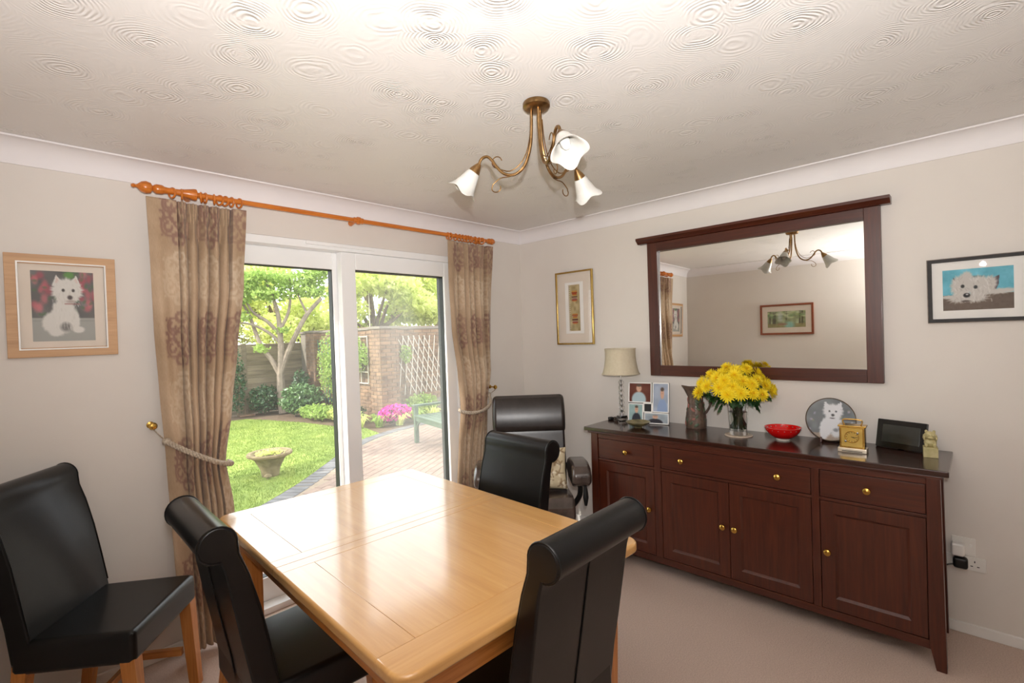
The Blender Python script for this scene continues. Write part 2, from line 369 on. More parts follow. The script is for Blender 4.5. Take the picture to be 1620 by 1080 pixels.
b = MB().box((XL, -.015, 0), (DX0-.0, 0, SK)).box((DX1, -.015, 0), (-.015, 0, SK))
struct(b.build('baseboard_back', M['white_gloss'], bevel=.004), 'white skirting beside the patio door')
skirt('baseboard_left', (XL, YF, 0), (XL+.015, -.015, SK), 'white skirting on the left wall')

# ---- sliding patio door
D = thing('door_1', 'white framed sliding patio door with two tall glass panels', None, kind='structure'); del D['label']; D['label'] = 'white framed sliding patio door with two tall glass panels'
ZT = 1.977
b = MB(); b.box((DX0, .0, DZ-.045), (DX1, .15, DZ)); b.box((DX0, .0, 0), (DX0+.045, .15, DZ-.045)); b.box((DX1-.045, .0, 0), (DX1, .15, DZ-.045)); b.box((DX0, .0, 0), (DX1, .16, .035))
b.build('door_frame', M['pvc'], D, bevel=.004)
def sash(x0, x1, gx0, gx1, y0, y1, name):
    b = MB(); zt = ZT; zb = .17
    b.box((x0, y0, .035), (gx0, y1, DZ-.045)); b.box((gx1, y0, .035), (x1, y1, DZ-.045)); b.box((gx0, y0, zt), (gx1, y1, DZ-.045)); b.box((gx0, y0, .035), (gx1, y1, zb))
    o = b.build(name, M['pvc'], D, bevel=.005, seg=3)
    b = MB(); t = .006; yb = y1+.0
    b.box((gx0-t, y0+.016, zb-t), (gx0+.001, yb, zt+t)); b.box((gx1-.001, y0+.016, zb-t), (gx1+t, yb, zt+t)); b.box((gx0, y0+.016, zt-.001), (gx1, yb, zt+t)); b.box((gx0, y0+.016, zb-t), (gx1, yb, zb+.001))
    return o, zb
fixed, zb = sash(DX0+.045, -1.632, -2.47, -1.694, .085, .145, 'fixed_sash')
slid, zb = sash(-1.668, DX1+0-.045, -1.568, -0.838, .02, .08, 'sliding_sash')
def gasket(g0, g1, ya, yb, par):
    b = MB(); t = .004
    b.box((g0, ya, zb), (g0+t, yb, ZT)); b.box((g1-t, ya, zb), (g1, yb, ZT)); b.box((g0, ya, ZT-.005), (g1, yb, ZT)); b.box((g0, ya, zb), (g1, yb, zb+t))
    return b.build('gasket', M['gasket'], par, smooth=0)
# the sashes are set back from the front bead by the black spacer between the panes
gasket(-2.47, -1.694, .095, .142, fixed); gasket(-1.568, -0.838, .04, .108, slid)
MB().box((-2.468, .139, zb+.002), (-1.696, .141, ZT-.002)).build('glass_pane', M['pane'], D, smooth=0)
MB().box((-1.566, .078, zb+.002), (-0.84, .080, ZT-.002)).build('glass_pane', M['pane_hazy'], D, smooth=0)
MB().box((-1.90, -.012, 2.105), (-1.44, .0, 2.122)).build('trickle_vent', M['pvc'], D, bevel=.003)
# outside sill
struct(MB().box((DX0-.05, .16, -.06), (DX1+.05, .36, 0.0)).build('trim_5', M['pvc'], bevel=.004), 'white outside door sill')

# ================================================================== GARDEN
GZ = -.10
def leaf_cloud(pts, size, up=.3, asp=.55, mesh=None, fold=True):
    """small pointed leaves at the given points"""
    n = len(pts); pts = np.asarray(pts, float)
    d = RNG.normal(size=(n, 3)); d /= np.linalg.norm(d, axis=1)[:, None]
    e = RNG.normal(size=(n, 3)); e[:, 2] += up*2; e -= d*(e*d).sum(1)[:, None]; e /= np.linalg.norm(e, axis=1)[:, None]+1e-9
    sz = size*RNG.uniform(.6, 1.25, n)[:, None]
    nn = np.cross(d, e)
    v = np.stack([pts-d*sz, pts+e*sz*asp+nn*sz*.15, pts+d*sz, pts-e*sz*asp+nn*sz*.15], 1).reshape(-1, 3)
    f = np.arange(n*4).reshape(-1, 4)
    return v, f
def cloud_obj(name, pts, size, mat, parent=None, up=.3, asp=.55):
    v, f = leaf_cloud(pts, size, up, asp); me = bpy.data.meshes.new(name); me.from_pydata(v.tolist(), [], f.tolist())
    o = finish(name, me, mat, parent, 0); return tag(o, kind='stuff')
def ellip(c, r, n, shell=.5):
    d = RNG.normal(size=(n, 3)); d /= np.linalg.norm(d, axis=1)[:, None]
    k = RNG.uniform(shell, 1, n)[:, None]**.7; return np.asarray(c)+d*k*np.asarray(r)
M['grass'] = mat_noise('lawn_grass', (102, 122, 54), (140, 154, 80), 3.2, .9, .4, 90, bdist=.01, spec=.15)
M['blade'] = mat_noise('grass_blades', (104, 126, 56), (146, 160, 84), 2.2, .8, trans=.35, spec=.2)
M['soil'] = mat_noise('garden_soil', (70, 54, 40), (104, 84, 64), 24, .95, .5, 60)
M['paver_r'] = mat_noise('buff_pink_paver', (112, 94, 84), (138, 118, 104), 6, .85, .2, 120, rnd=True)
M['paver_g'] = mat_noise('grey_paver', (84, 83, 84), (106, 105, 105), 6, .85, .2, 120, rnd=True)
M['joint'] = mat_noise('sandy_joint', (120, 106, 90), (140, 126, 108), 30, .95)
M['brick'] = mat_noise('garden_brick', (88, 68, 54), (136, 108, 84), 5, .9, .3, 90, rnd=True)
M['mortar'] = mat_noise('pale_mortar', (106, 98, 88), (122, 114, 104), 40, .95)
M['slat'] = mat_noise('weathered_slats', (110, 98, 80), (160, 146, 122), 1.1, .9, .3, 60, stretch=(1, 1, 6), rnd=True)
M['fence'] = mat_wood('weathered_fence', (92, 82, 68), (112, 100, 82), (128, 116, 96), 0, .9, 0, .6, .3)
M['leaf_lime'] = mat_noise('lime_leaves', (202, 212, 112), (226, 232, 160), 3, .6, trans=.6, spec=.3)
M['leaf_mid'] = mat_noise('mid_green_leaves', (130, 160, 72), (176, 196, 112), 4, .55, trans=.5, spec=.3)
M['leaf_dark'] = mat_noise('dark_green_leaves', (36, 66, 38), (70, 98, 58), 5, .4, trans=.25)
M['leaf_glossy'] = mat_noise('glossy_laurel_leaves', (58, 90, 48), (110, 138, 86), 6, .28, trans=.2)
M['leaf_olive'] = mat_noise('olive_leaves', (120, 130, 70), (160, 160, 100), 5, .6, trans=.3)
M['magenta'] = mat_noise('magenta_petals', (196, 30, 140), (228, 72, 176), 20, .6, trans=.3)
M['bark'] = mat_noise('pale_bark', (112, 98, 86), (144, 130, 116), 8, .9, .5, 40)
M['bark_d'] = mat_noise('brown_bark', (96, 78, 62), (124, 104, 84), 8, .9, .4, 40)
M['stone'] = mat_noise('weathered_stone', (98, 86, 58), (132, 118, 88), 14, .9, .4, 60)
M['green_paint'] = mat_noise('grey_green_paint', (66, 84, 68), (82, 100, 82), 8, .55)
M['lath'] = mat_noise('bleached_lath', (180, 172, 158), (196, 188, 174), 20, .8)
M['trellis_green'] = mat_noise('green_netting', (52, 110, 92), (70, 130, 110), 20, .7)

EDGE = [(-2.6, 1.55), (-1.9, 1.95), (-1.363, 2.365), (-.876, 2.764), (-.45, 3.17), (.02, 3.639), (.40, 4.05), (.765, 4.336), (1.306, 4.602), (2.12, 4.80), (3.2, 4.9), (5.5, 4.95)]
def edge_y(x):
    for (x0, y0), (x1, y1) in zip(EDGE[:-1], EDGE[1:]):
        if x0 <= x <= x1: return y0+(y1-y0)*(x-x0)/(x1-x0)
    return EDGE[0][1] if x < EDGE[0][0] else EDGE[-1][1]
struct(MB().box((-14, .28, GZ-.3), (16, 22, GZ-.012)).build('ground', M['soil'], smooth=0), 'bare garden soil under beds')
lawn_poly = [(-9, 1.2)]+EDGE[:9]+[(1.42, 5.3), (1.15, 6.0), (1.0, 6.9), (.75, 7.7), (.45, 8.5), (-9, 9.0)]
b = MB(); b.prism(lawn_poly, lambda p, t: (p[0], p[1], t), GZ-.05, GZ); struct(b.build('lawn', M['grass'], smooth=0), 'mown green lawn sloping to the flower bed')
# grass blades
def inpoly(x, y, P):
    ins = np.zeros(len(x), bool)
    for i in range(len(P)):
        x0, y0 = P[i]; x1, y1 = P[(i+1) % len(P)]
        if y0 != y1: ins ^= ((y > y0) != (y > y1)) & (x < (x1-x0)*(y-y0)/(y1-y0)+x0)
    return ins
gx = RNG.uniform(-2.8, 1.6, 90000); gy = 1.4+(RNG.uniform(0, 1, 90000)**1.3)*7.3
k = inpoly(gx, gy, lawn_poly); gx = gx[k]; gy = gy[k]; n = len(gx)
a = RNG.uniform(0, 2*PI, n); w = .0035; hgt = RNG.uniform(.015, .035, n); tx = RNG.normal(0, .010, n); ty = RNG.normal(0, .010, n)
v = np.stack([np.stack([gx-w*np.cos(a), gy-w*np.sin(a), np.full(n, GZ)], 1), np.stack([gx+w*np.cos(a), gy+w*np.sin(a), np.full(n, GZ)], 1), np.stack([gx+tx, gy+ty, GZ+hgt], 1)], 1).reshape(-1, 3)
me = bpy.data.meshes.new('grass_blades'); me.from_pydata(v.tolist(), [], np.arange(n*3).reshape(-1, 3).tolist())
tag(finish('grass_blades', me, M['blade'], None, 0), 'short mown blades of grass covering the lawn', 'grass', kind='stuff')

# patio of block pavers: base, border course along the lawn, herringbone-like courses
patio = thing('patio', 'block paved patio with a grey border along the lawn', None, kind='structure')
pp = [(-3.4, .28)]+[(-3.4, 1.4)]+EDGE+[(5.5, .28)]
MB().prism(pp, lambda p, t: (p[0], p[1], t), GZ-.06, GZ-.008).build('paving_bed', M['joint'], patio, smooth=0)
def paver_mesh(nm, mat, L=.196, Wd=.096):
    o = MB().box((-L/2, -Wd/2, -.04), (L/2, Wd/2, 0)).build(nm, mat, bevel=.004, seg=1, smooth=0); me = o.data; bpy.data.objects.remove(o); return me
pm_r, pm_g = paver_mesh('paver', M['paver_r']), paver_mesh('paver_grey', M['paver_g'])
places = []
# border: two courses that follow the edge
P = [Vector((x, y, 0)) for x, y in EDGE[1:]]
PP, _ = catmull(P, 1, 24)
for off, step in ((.055, .103), (.0, 0)):
    if step == 0: break
    acc = 0; last = PP[0]
    for q in PP[1:]:
        seg = (q-last).length; acc += seg
        if acc >= step:
            acc = 0; t = (q-last).normalized(); nrm = Vector((t.y, -t.x, 0)); c = q+nrm*.10
            places.append((c.x, c.y, math.atan2(nrm.y, nrm.x), 1))
        last = q
def dist_edge(x, y): return min((Vector((x, y, 0))-q).length for q in PP[::6])
ca, sa = math.cos(.5), math.sin(.5)
for i in range(-30, 45):
    for j in range(-10, 60):
        u = i*.2+(.1 if j % 2 else 0); w_ = j*.1; x = -1.4+u*ca-w_*sa; y = .6+u*sa+w_*ca
        if x < -3.3 or x > 3.6 or y < .42 or y > edge_y(x)-.1: continue
        if dist_edge(x, y) < .27: continue
        places.append((x, y, .5, 0))
def in_view(x, y, z=GZ):
    d = Vector((x, y, z))-CAM; zz = d.dot(fw); px = 810+FPX*d.dot(r2)/zz; py = 540-FPX*d.dot(u2)/zz; return 430 < px < 712 and py < 800 and py > 650
vis = [p for p in places if in_view(p[0], p[1])]; rest = [p for p in places if not in_view(p[0], p[1])]
vis.sort(key=lambda p: (Vector((p[0], p[1], 0))-CAM).length)
for x, y, a, g in vis[:300]:
    piece(pm_g if g else pm_r, 'paver', patio, (x, y, GZ+random.uniform(-.002, .001)), (0, 0, a+random.uniform(-.01, .01)))
for g, nm in ((0, 'far_pavers'), (1, 'far_border_pavers')):
    b = MB()
    for x, y, a, gg in vis[300:]+rest:
        if gg == g: b.box((-.098, -.048, -.04), (.098, .048, 0), Matrix.Translation((x, y, GZ)) @ Matrix.Rotation(a, 4, 'Z'))
    tag(b.build(nm, M['paver_g'] if g else M['paver_r'], patio, smooth=0), kind='stuff')

# fence of overlapping boards
FY = 9.35
F = thing('garden_fence', 'weathered wooden fence of overlapping horizontal boards behind the lawn', 'fence', (0, FY, GZ))
for px0 in (-3.0, -1.14, .72):
    post = MB().box((px0-.05, -.05, 0), (px0+.05, .05, 1.62)).build('post', M['fence'], F, bevel=.006)
x_end = 2.6
me_s = MB().box((-.88, -.009, 0), (.88, .009, .125)).build('slat', M['slat'], smooth=0); sm = me_s.data; bpy.data.objects.remove(me_s)
for pi_, px0 in enumerate((-2.07, -.21, 1.65)):
    for k in range(15):
        piece(sm, 'slat', F, (px0, -.01+.004*(k % 2), .08+k*.1), (.30, random.uniform(-.006, .006), 0))
    MB().box((px0-.88, -.03, 1.56), (px0+.88, .02, 1.60)).build('top_rail', M['fence'], F, bevel=.003)
    MB().box((px0-.88, -.02, -.0), (px0+.88, .015, .08)).build('gravel_board', M['fence'], F, bevel=.003)

# brick garden wall: segment B faces the house, segment A runs away beside the lawn, with piers
GW = thing('garden_wall', 'buff brick garden wall with piers at the right of the lawn', 'wall')
WX, WY, WH = 2.02, 5.72, 1.72
b = MB(); b.box((WX+.012, WY+.012, GZ), (6.2, WY+.2, WH-.01)); b.box((WX+.012, WY+.012, GZ), (WX+.2, 9.3, WH-.01))
b.box((WX-.10, 5.46, GZ), (WX+.30, 5.86, WH+.0)); b.box((WX-.10, 8.3, GZ), (WX+.33, 8.75, WH))
b.build('mortar_core', M['mortar'], GW, smooth=0)
bk = MB().box((-.1075, -.012, 0), (.1075, .03, .065)).build('brick', M['brick'], bevel=.003, seg=1, smooth=0); bme = bk.data; bpy.data.objects.remove(bk)
bh = MB().box((-.0515, -.012, 0), (.0515, .03, .065)).build('brick', M['brick'], bevel=.003, seg=1, smooth=0); bhe = bh.data; bpy.data.objects.remove(bh)
one, many = [], MB()
def course(x0, y0, dx, dy, L, rz, tgt, z0=GZ, z1=WH-.02):
    k = 0; z = z0
    while z < z1:
        s = 0 if k % 2 == 0 else -.1125
        while s < L-.03:
            a0 = max(s, 0); a1 = min(s+.215, L)
            if a1-a0 > .05:
                c = (a0+a1)/2; tgt.append((x0+dx*c, y0+dy*c, z, rz, a1-a0))
            s += .225
        z += .075; k += 1
tgtB, tgtP, tgtA = [], [], []
course(WX+.30, WY+.012, 1, 0, 2.1, 0, tgtB, z0=GZ+.30)
course(WX-.10, 5.46, 1, 0, .40, 0, tgtP, z0=GZ)
course(WX-.10, 5.86, 0, -1, .40, -PI/2, tgtP, z0=GZ+.15)
course(WX+.012, 8.3, 0, -1, 2.45, -PI/2, tgtA)
course(WX-.10, 8.75, 0, -1, .45, -PI/2, tgtA); course(WX-.10, 8.3, 1, 0, .4, 0, tgtA)
cnt = 0
for x, y, z, rz, L in tgtB+tgtP+tgtA:
    if cnt < 300:
        o = piece(bme if L > .15 else bhe, 'brick', GW, (x, y, z+.005), (0, 0, rz))
        if L > .15 and L < .21: o.scale = (L/.215, 1, 1)
        elif L <= .15: o.scale = (L/.103, 1, 1)
        cnt += 1
    else:
        many.box((-L/2, -.012, 0), (L/2, .03, .065), Matrix.Translation((x, y, z+.005)) @ Matrix.Rotation(rz, 4, 'Z'))
tag(many.build('far_bricks', M['brick'], GW, smooth=0), kind='stuff')
b = MB(); b.box((WX+.3, WY-.02, WH-.01), (6.2, WY+.22, WH+.04)); b.box((WX-.02, 5.86, WH-.01), (WX+.22, 9.3, WH+.04)); b.box((WX-.13, 5.43, WH), (WX+.33, 5.89, WH+.05)); b.box((WX-.13, 8.27, WH), (WX+.36, 8.78, WH+.05))
b.build('coping', M['mortar'], GW, bevel=.006)

# diamond trellis leaning on the wall
TR = thing('diamond_trellis', 'pale expanding diamond trellis fixed to the brick wall', 'trellis', (2.45, WY-.03, .35))
for s in (-1, 1):
    for k in range(8):
        x0 = k*.135; L = 1.30; dx = .42
        p0 = Vector((x0+(0 if s > 0 else dx)+.0, -.006*s, 0)); p1 = Vector((x0+(dx if s > 0 else 0), -.006*s, 1.22))
        p1.x -= .28; 
        if s < 0: p1.x += .0
        d = (p1-p0); ang = math.atan2(d.x, d.z)
        MB().box((-.007, -.004, 0), (.007, .004, d.length), Matrix.Translation(p0) @ Matrix.Rotation(ang, 4, 'Y')).build('lath', M['lath'], TR, smooth=0)
# small ladder trellis on the longer wall run
LT = thing('ladder_trellis', 'small white ladder trellis on the wall among climbing leaves', 'trellis', (WX-.04, 6.05, .62))
for y in (0, .28, .56): MB().box((-.008, y-.009, 0), (.008, y+.009, .98)).build('upright', M['lath'], LT, smooth=0)
for z in (0.01, .24, .48, .72, .96): MB().box((-.014, -.01, z-.009), (-.004, .57, z+.009)).build('crossbar', M['lath'], LT, smooth=0)
GT = thing('green_netting_trellis', 'green trellis netting on the brick wall beside the far pier', 'trellis', (WX-.03, 7.15, .1))
for s in (-1, 1):
    for k in range(7):
        y0 = k*.14; p0 = Vector((0, y0, 0)); p1 = Vector((0, y0+s*.30, 1.45)); d = p1-p0
        MB().tube([p0, p1], .008, 5).build('lath', M['trellis_green'], GT, smooth=0)
# climbers
def climber(name, label, wc, r, n, size, mat, stems):
    t = thing(name, label, 'plant', (wc[0], wc[1], GZ))
    for s in stems: MB().tube([Vector(p)-Vector((wc[0], wc[1], GZ)) for p in s], .012, 5, spline=4).build('stem', M['bark_d'], t)
    pts = ellip((0, 0, 0), (1, 1, 1), n, .1)*np.array(r)+np.array([0, 0, wc[2]-GZ]); cloud_obj('foliage', pts, size, mat, t); return t
climber('climbing_plant', 'leafy climbing plant trained over the ladder trellis', (WX-.17, 6.45, 1.2), (.13, .62, .42), 1500, .035, M['leaf_mid'], [[(WX-.05, 6.9, GZ), (WX-.08, 6.8, .5), (WX-.06, 6.5, 1.0)], [(WX-.05, 6.9, GZ), (WX-.08, 7.0, .6), (WX-.06, 6.8, 1.2)]])
climber('climbing_rose', 'airy climber covering the green netting trellis', (WX-.18, 7.45, .95), (.13, .55, .8), 1500, .032, M['leaf_mid'], [[(WX-.06, 7.5, GZ), (WX-.08, 7.6, .6), (WX-.06, 7.4, 1.3)]])
climber('trellis_climber', 'small vine growing through the diamond trellis', (2.62, WY-.10, 1.2), (.16, .05, .22), 160, .035, M['leaf_mid'], [[(2.7, WY-.04, GZ+.3), (2.6, WY-.05, .7), (2.62, WY-.06, 1.2)]])

# apple tree with pale forked trunk
def tree(name, label, base, limbs, clumps, leafmat, barkmat, size, group=None):
    t = thing(name, label, 'tree', base, 0, group)
    bs = Vector(base); b = MB()
    for pts, r in limbs: b.tube([Vector(p)-bs for p in pts], r, 8, spline=5)
    b.build('trunk', barkmat, t)
    pts = np.concatenate([ellip(Vector(c)-bs, r, n, .15) for c, r, n in clumps]); cloud_obj('foliage', pts, size, leafmat, t); return t
tl = [([(1.30, 8.66, GZ), (1.28, 8.70, .35), (1.28, 8.7, .78)], [.11, .095, .085]),
      ([(1.28, 8.7, .74), (1.16, 8.83, 1.1), (1.0, 9.0, 1.45), (.91, 9.1, 1.8), (.82, 9.2, 2.2), (.62, 9.3, 2.65)], [.06, .055, .05, .045, .035, .02]),
      ([(1.28, 8.7, .74), (1.30, 8.68, 1.25), (1.30, 8.69, 1.83), (1.26, 8.75, 2.35), (1.1, 8.9, 3.0)], [.08, .07, .06, .045, .02]),
      ([(1.28, 8.7, .76), (1.42, 8.57, 1.3), (1.60, 8.40, 1.8), (1.75, 8.24, 2.15), (1.98, 8.0, 2.5)], [.065, .06, .055, .05, .04]),
      ([(1.30, 8.69, 1.7), (1.1, 8.85, 2.0), (.85, 9.05, 2.25), (.7, 9.2, 2.7)], [.045, .04, .03, .015]),
      ([(1.30, 8.69, 1.8), (1.45, 8.55, 2.2), (1.5, 8.5, 2.7), (1.45, 8.5, 3.1)], [.04, .035, .025, .012]),
      ([(1.30, 8.69, 1.5), (1.12, 8.85, 1.75), (.8, 9.0, 1.95), (.5, 9.1, 2.0)], [.04, .035, .025, .012]),
      ([(1.75, 8.24, 2.15), (1.6, 8.35, 2.6), (1.5, 8.4, 3.0)], [.03, .02, .01])]
cl = [((.55, 9.1, 2.9), (.42, .5, .20), 420), ((.95, 8.9, 3.05), (.40, .5, .18), 420), ((1.4, 8.6, 2.95), (.40, .5, .22), 460), ((1.85, 8.2, 3.0), (.35, .45, .24), 480),
      ((2.1, 7.95, 3.2), (.40, .40, .25), 460), ((1.15, 8.7, 2.6), (.6, .6, .14), 360), ((.35, 9.2, 2.5), (.30, .4, .16), 240), ((1.9, 8.1, 2.65), (.40, .4, .14), 260), ((.95, 8.9, 1.4), (.20, .2, .12), 60), ((1.35, 8.6, 1.8), (.2, .2, .08), 50), ((.6, 9.1, 2.15), (.3, .3, .15), 120)]
cl += [((.55, 9.2, 2.55), (.4, .4, .2), 300), ((.9, 9.0, 2.75), (.5, .4, .16), 300), ((1.7, 8.4, 2.75), (.5, .4, .2), 360)]
tree('apple_tree', 'pale barked fruit tree forking above the shrubs by the fence', (1.30, 8.66, GZ), tl, cl, M['leaf_mid'], M['bark'], .055)
# trees beyond the wall
def far_tree(x, y, h, r, n, label, mat, seed):
    random.seed(seed); bs = (x, y, GZ); limbs = [([(x, y, GZ), (x+.05, y, h*.3), (x, y, h*.5)], [.16, .13, .11])]
    cl = []
    for k in range(14):
        a = 2*PI*k/11*2.4+random.random(); rr = r*random.uniform(.25, .9); zz = h*random.uniform(.42, .98)
        e = (x+rr*math.cos(a), y+rr*math.sin(a), zz); limbs.append(([(x, y, h*random.uniform(.3, .5)), (x+rr*.45*math.cos(a), y+rr*.45*math.sin(a), zz*.8), e], [.07, .045, .012]))
        cl.append((e, (r*.42, r*.42, h*.11), n//12))
    return tree('garden_tree', label, bs, limbs, cl, mat, M['bark_d'], .085, 'trees beyond the garden wall')
far_tree(4.3, 9.6, 3.75, 1.7, 8500, 'lime green leafed tree above the wall right of the door mullion', M['leaf_lime'], 3)
far_tree(6.6, 9.6, 3.7, 1.7, 5600, 'open branched lime green tree above the diamond trellis', M['leaf_lime'], 5)
far_tree(2.6, 12.2, 4.0, 1.9, 8000, 'dense lime green tree behind the fruit tree', M['leaf_lime'], 8)
far_tree(8.8, 10.2, 3.6, 1.5, 3600, 'small sparse lime green tree far along the wall', M['leaf_lime'], 11)
far_tree(-4.6, 4.6, 4.2, 1.9, 1500, 'tree at the left of the garden that dapples the patio', M['leaf_mid'], 13)
random.seed(21)
def shrub(name, label, c, r, n, size, mat, cat='shrub', stems=4, group=None):
    t = thing(name, label, cat, (c[0], c[1], GZ), 0, group); b = MB()
    for k in range(stems):
        a = 2*PI*k/stems+.4; b.tube([(0, 0, 0), (r[0]*.3*math.cos(a), r[1]*.3*math.sin(a), r[2]*.7), (r[0]*.6*math.cos(a), r[1]*.6*math.sin(a), r[2]*1.3)], .009, 5, spline=3)
    b.build('stem', M['bark_d'], t); pts = ellip((0, 0, r[2]), r, n, .3); pts[:, 2] = np.abs(pts[:, 2])+.02
    cloud_obj('foliage', pts, size, mat, t); return t
shrub('hedge_shrub', 'thin pink brown shrub rising behind the wooden fence', (.5, 10.6), (1.5, .6, 1.25), 1500, .05, M['leaf_olive'])
shrub('hedge_shrub', 'loose lime shrub showing over the fence behind the fruit tree', (1.9, 10.4), (1.0, .5, 1.2), 1300, .05, M['leaf_lime'])
shrub('laurel_shrub', 'glossy variegated shrub to the right of the tree trunk', (1.42, 7.95), (.48, .46, .34), 1700, .045, M['leaf_glossy'])
shrub('dark_shrub', 'dark bushy shrub to the left of the tree trunk', (.98, 8.9), (.36, .35, .34), 900, .04, M['leaf_dark'])
shrub('climbing_hedge', 'dark ivy shrub at the fence beside the left curtain', (.45, 9.0), (.20, .16, .75), 600, .04, M['leaf_dark'])
shrub('viburnum_shrub', 'tall dark shrub behind the glossy shrub', (1.62, 8.45), (.24, .24, .5), 500, .045, M['leaf_dark'])
shrub('leafy_perennial', 'dark blue green leafy clump beneath the ladder trellis', (1.52, 6.0), (.30, .32, .17), 600, .045, M['leaf_dark'], 'plant')
shrub('flower_bed_plant', 'pale green bedding plants in front of the glossy shrub', (1.35, 7.0), (.34, .55, .15), 700, .045, M['leaf_mid'], 'plant')
shrub('edging_plant', 'yellow green edging plants beside the lawn', (1.55, 6.55), (.25, .35, .12), 400, .04, M['leaf_lime'], 'plant')
shrub('rounded_bush', 'rounded bright green bush below the diamond trellis', (2.75, 5.35), (.40, .26, .24), 1400, .03, M['leaf_mid'])
AZ = shrub('azalea_bush', 'magenta flowering azalea in front of the brick pier', (1.98, 5.12), (.32, .22, .17), 700, .03, M['leaf_dark'])
pts = ellip((0, 0, .20), (.34, .24, .17), 900, .8); pts = pts[pts[:, 2] > .10]; cloud_obj('blossom', pts, .030, M['magenta'], AZ, asp=.9)
# strap leaved plants along the patio edge
def strap(label, x, y, n, h, mat):
    t = thing('strap_leaf_plant', label, 'plant', (x, y, GZ), 0, 'strap leaved plants along the bed'); b = MB()
    for k in range(n):
        a = random.uniform(0, 2*PI); L = h*random.uniform(.7, 1.2); w = .011; d = Vector((math.cos(a), math.sin(a), 0)); s = Vector((-d.y, d.x, 0))*w
        c0 = Vector((random.uniform(-.05, .05), random.uniform(-.05, .05), 0)); c1 = c0+d*L*.45+Vector((0, 0, L*.8)); c2 = c0+d*L*1.0+Vector((0, 0, L*.55))
        b.add([c0-s, c0+s, c1+s, c1-s, c2], [(0, 1, 2, 3), (3, 2, 4)])
    tag(b.build('foliage', mat, t, smooth=0), kind='stuff')
for i, (x, y) in enumerate([(1.35, 5.35), (1.62, 5.12), (1.95, 4.95), (2.35, 4.98), (2.8, 5.02), (1.3, 7.5), (1.45, 5.65)]):
    strap(['strap leaved clump at the near corner of the patio bed', 'strap leaved clump left of the azalea', 'strap leaved clump in front of the azalea', 'strap leaved clump between azalea and bench', 'strap leaved clump under the rounded bush', 'strap leaved clump below the glossy shrub', 'strap leaved clump beside the edging plants'][i], x, y, 34, .26, M['leaf_mid'] if i % 2 else M['leaf_lime'])

# stone bowl planter on the lawn
PL = thing('stone_planter', 'round stone bowl planter standing on the lawn', 'planter', (-.935, 3.39, GZ))
MB().lathe([(.0001, 0), (.095, 0), (.10, .02), (.105, .07), (.125, .12), (.13, .13), (.175, .215), (.225, .245), (.252, .255), (.257, .275), (.247, .29), (.21, .285), (.185, .26), (.0001, .245)], 40).build('bowl', M['stone'], PL)
MB().lathe([(.0001, .250), (.187, .252), (.18, .262), (.0001, .266)], 24).build('soil', M['soil'], PL)
cloud_obj('bedding', ellip((0, 0, .28), (.17, .17, .03), 260, .1), .022, M['leaf_lime'], PL)
ST = thing('stone_toadstool', 'tiny stone ornament beside the planter foot', 'ornament', (-1.02, 3.24, GZ))
MB().lathe([(.0001, 0), (.02, 0), (.016, .04), (.0001, .04)], 12).build('stalk', M['stone'], ST); MB().lathe([(.045, .035), (.04, .05), (.02, .062), (.0001, .066)], 14).build('cap', M['stone'], ST)
# green bench facing across the patio
BN = thing('garden_bench', 'grey green painted wooden bench on the patio at the glass edge', 'bench', (1.24, 3.41, GZ), math.atan2(-.81, -.17)+PI/2)
# local: length runs along -X'... built along local -Y
def bx(nm, lo, hi, bv=.005): return MB().box(lo, hi).build(nm, M['green_paint'], BN, bevel=bv)
LN = 1.25
for y in (0, -LN+.06):
    bx('leg', (-.03, y-.03, 0), (.03, y+.03, .56)); bx('leg', (.46, y-.03, 0), (.52, y+.03, .86)); bx('arm', (-.05, y-.04, .56), (.47, y+.04, .59)); bx('side_rail', (.03, y-.02, .34), (.46, y+.02, .40))
bx('front_rail', (-.02, -LN+.09, .34), (.01, -.03, .41)); bx('back_rail', (.47, -LN+.09, .78), (.50, -.03, .86))
for k in range(5): bx('slat', (-.04+k*.10, -LN+.06, .41), (.045+k*.10, .0, .43), .003)
for k in range(9): bx('back_slat', (.475, -.14-k*.12, .45), (.49, -.09-k*.12, .78), .002)
for y, s in ((-.03, -1), (-LN+.09, 1)):
    MB().tube([(-.005, y, .18), (-.005, y+s*.03, .27), (-.005, y+s*.11, .34)], .016, 6, spline=4).build('brace', M['green_paint'], BN)
# low brick edging stone by the fence
BS = thing('bird_feeder', 'low reddish bird tray against the fence by the curtain', 'feeder', (.62, 9.0, GZ))
MB().box((-.16, -.10, .0), (.16, .10, .03)).build('tray', M['brick'], BS, bevel=.004); MB().tube([(0, .05, 0), (0, .05, .6)], .01, 6).build('pole', M['bark_d'], BS)
WP = thing('flag_pole', 'thin pale pole rising above the garden wall', 'pole', (3.55, 8.6, GZ))
MB().tube([(0, 0, 0), (0, 0, 4.6)], .012, 8).build('shaft', M['lath'], WP)

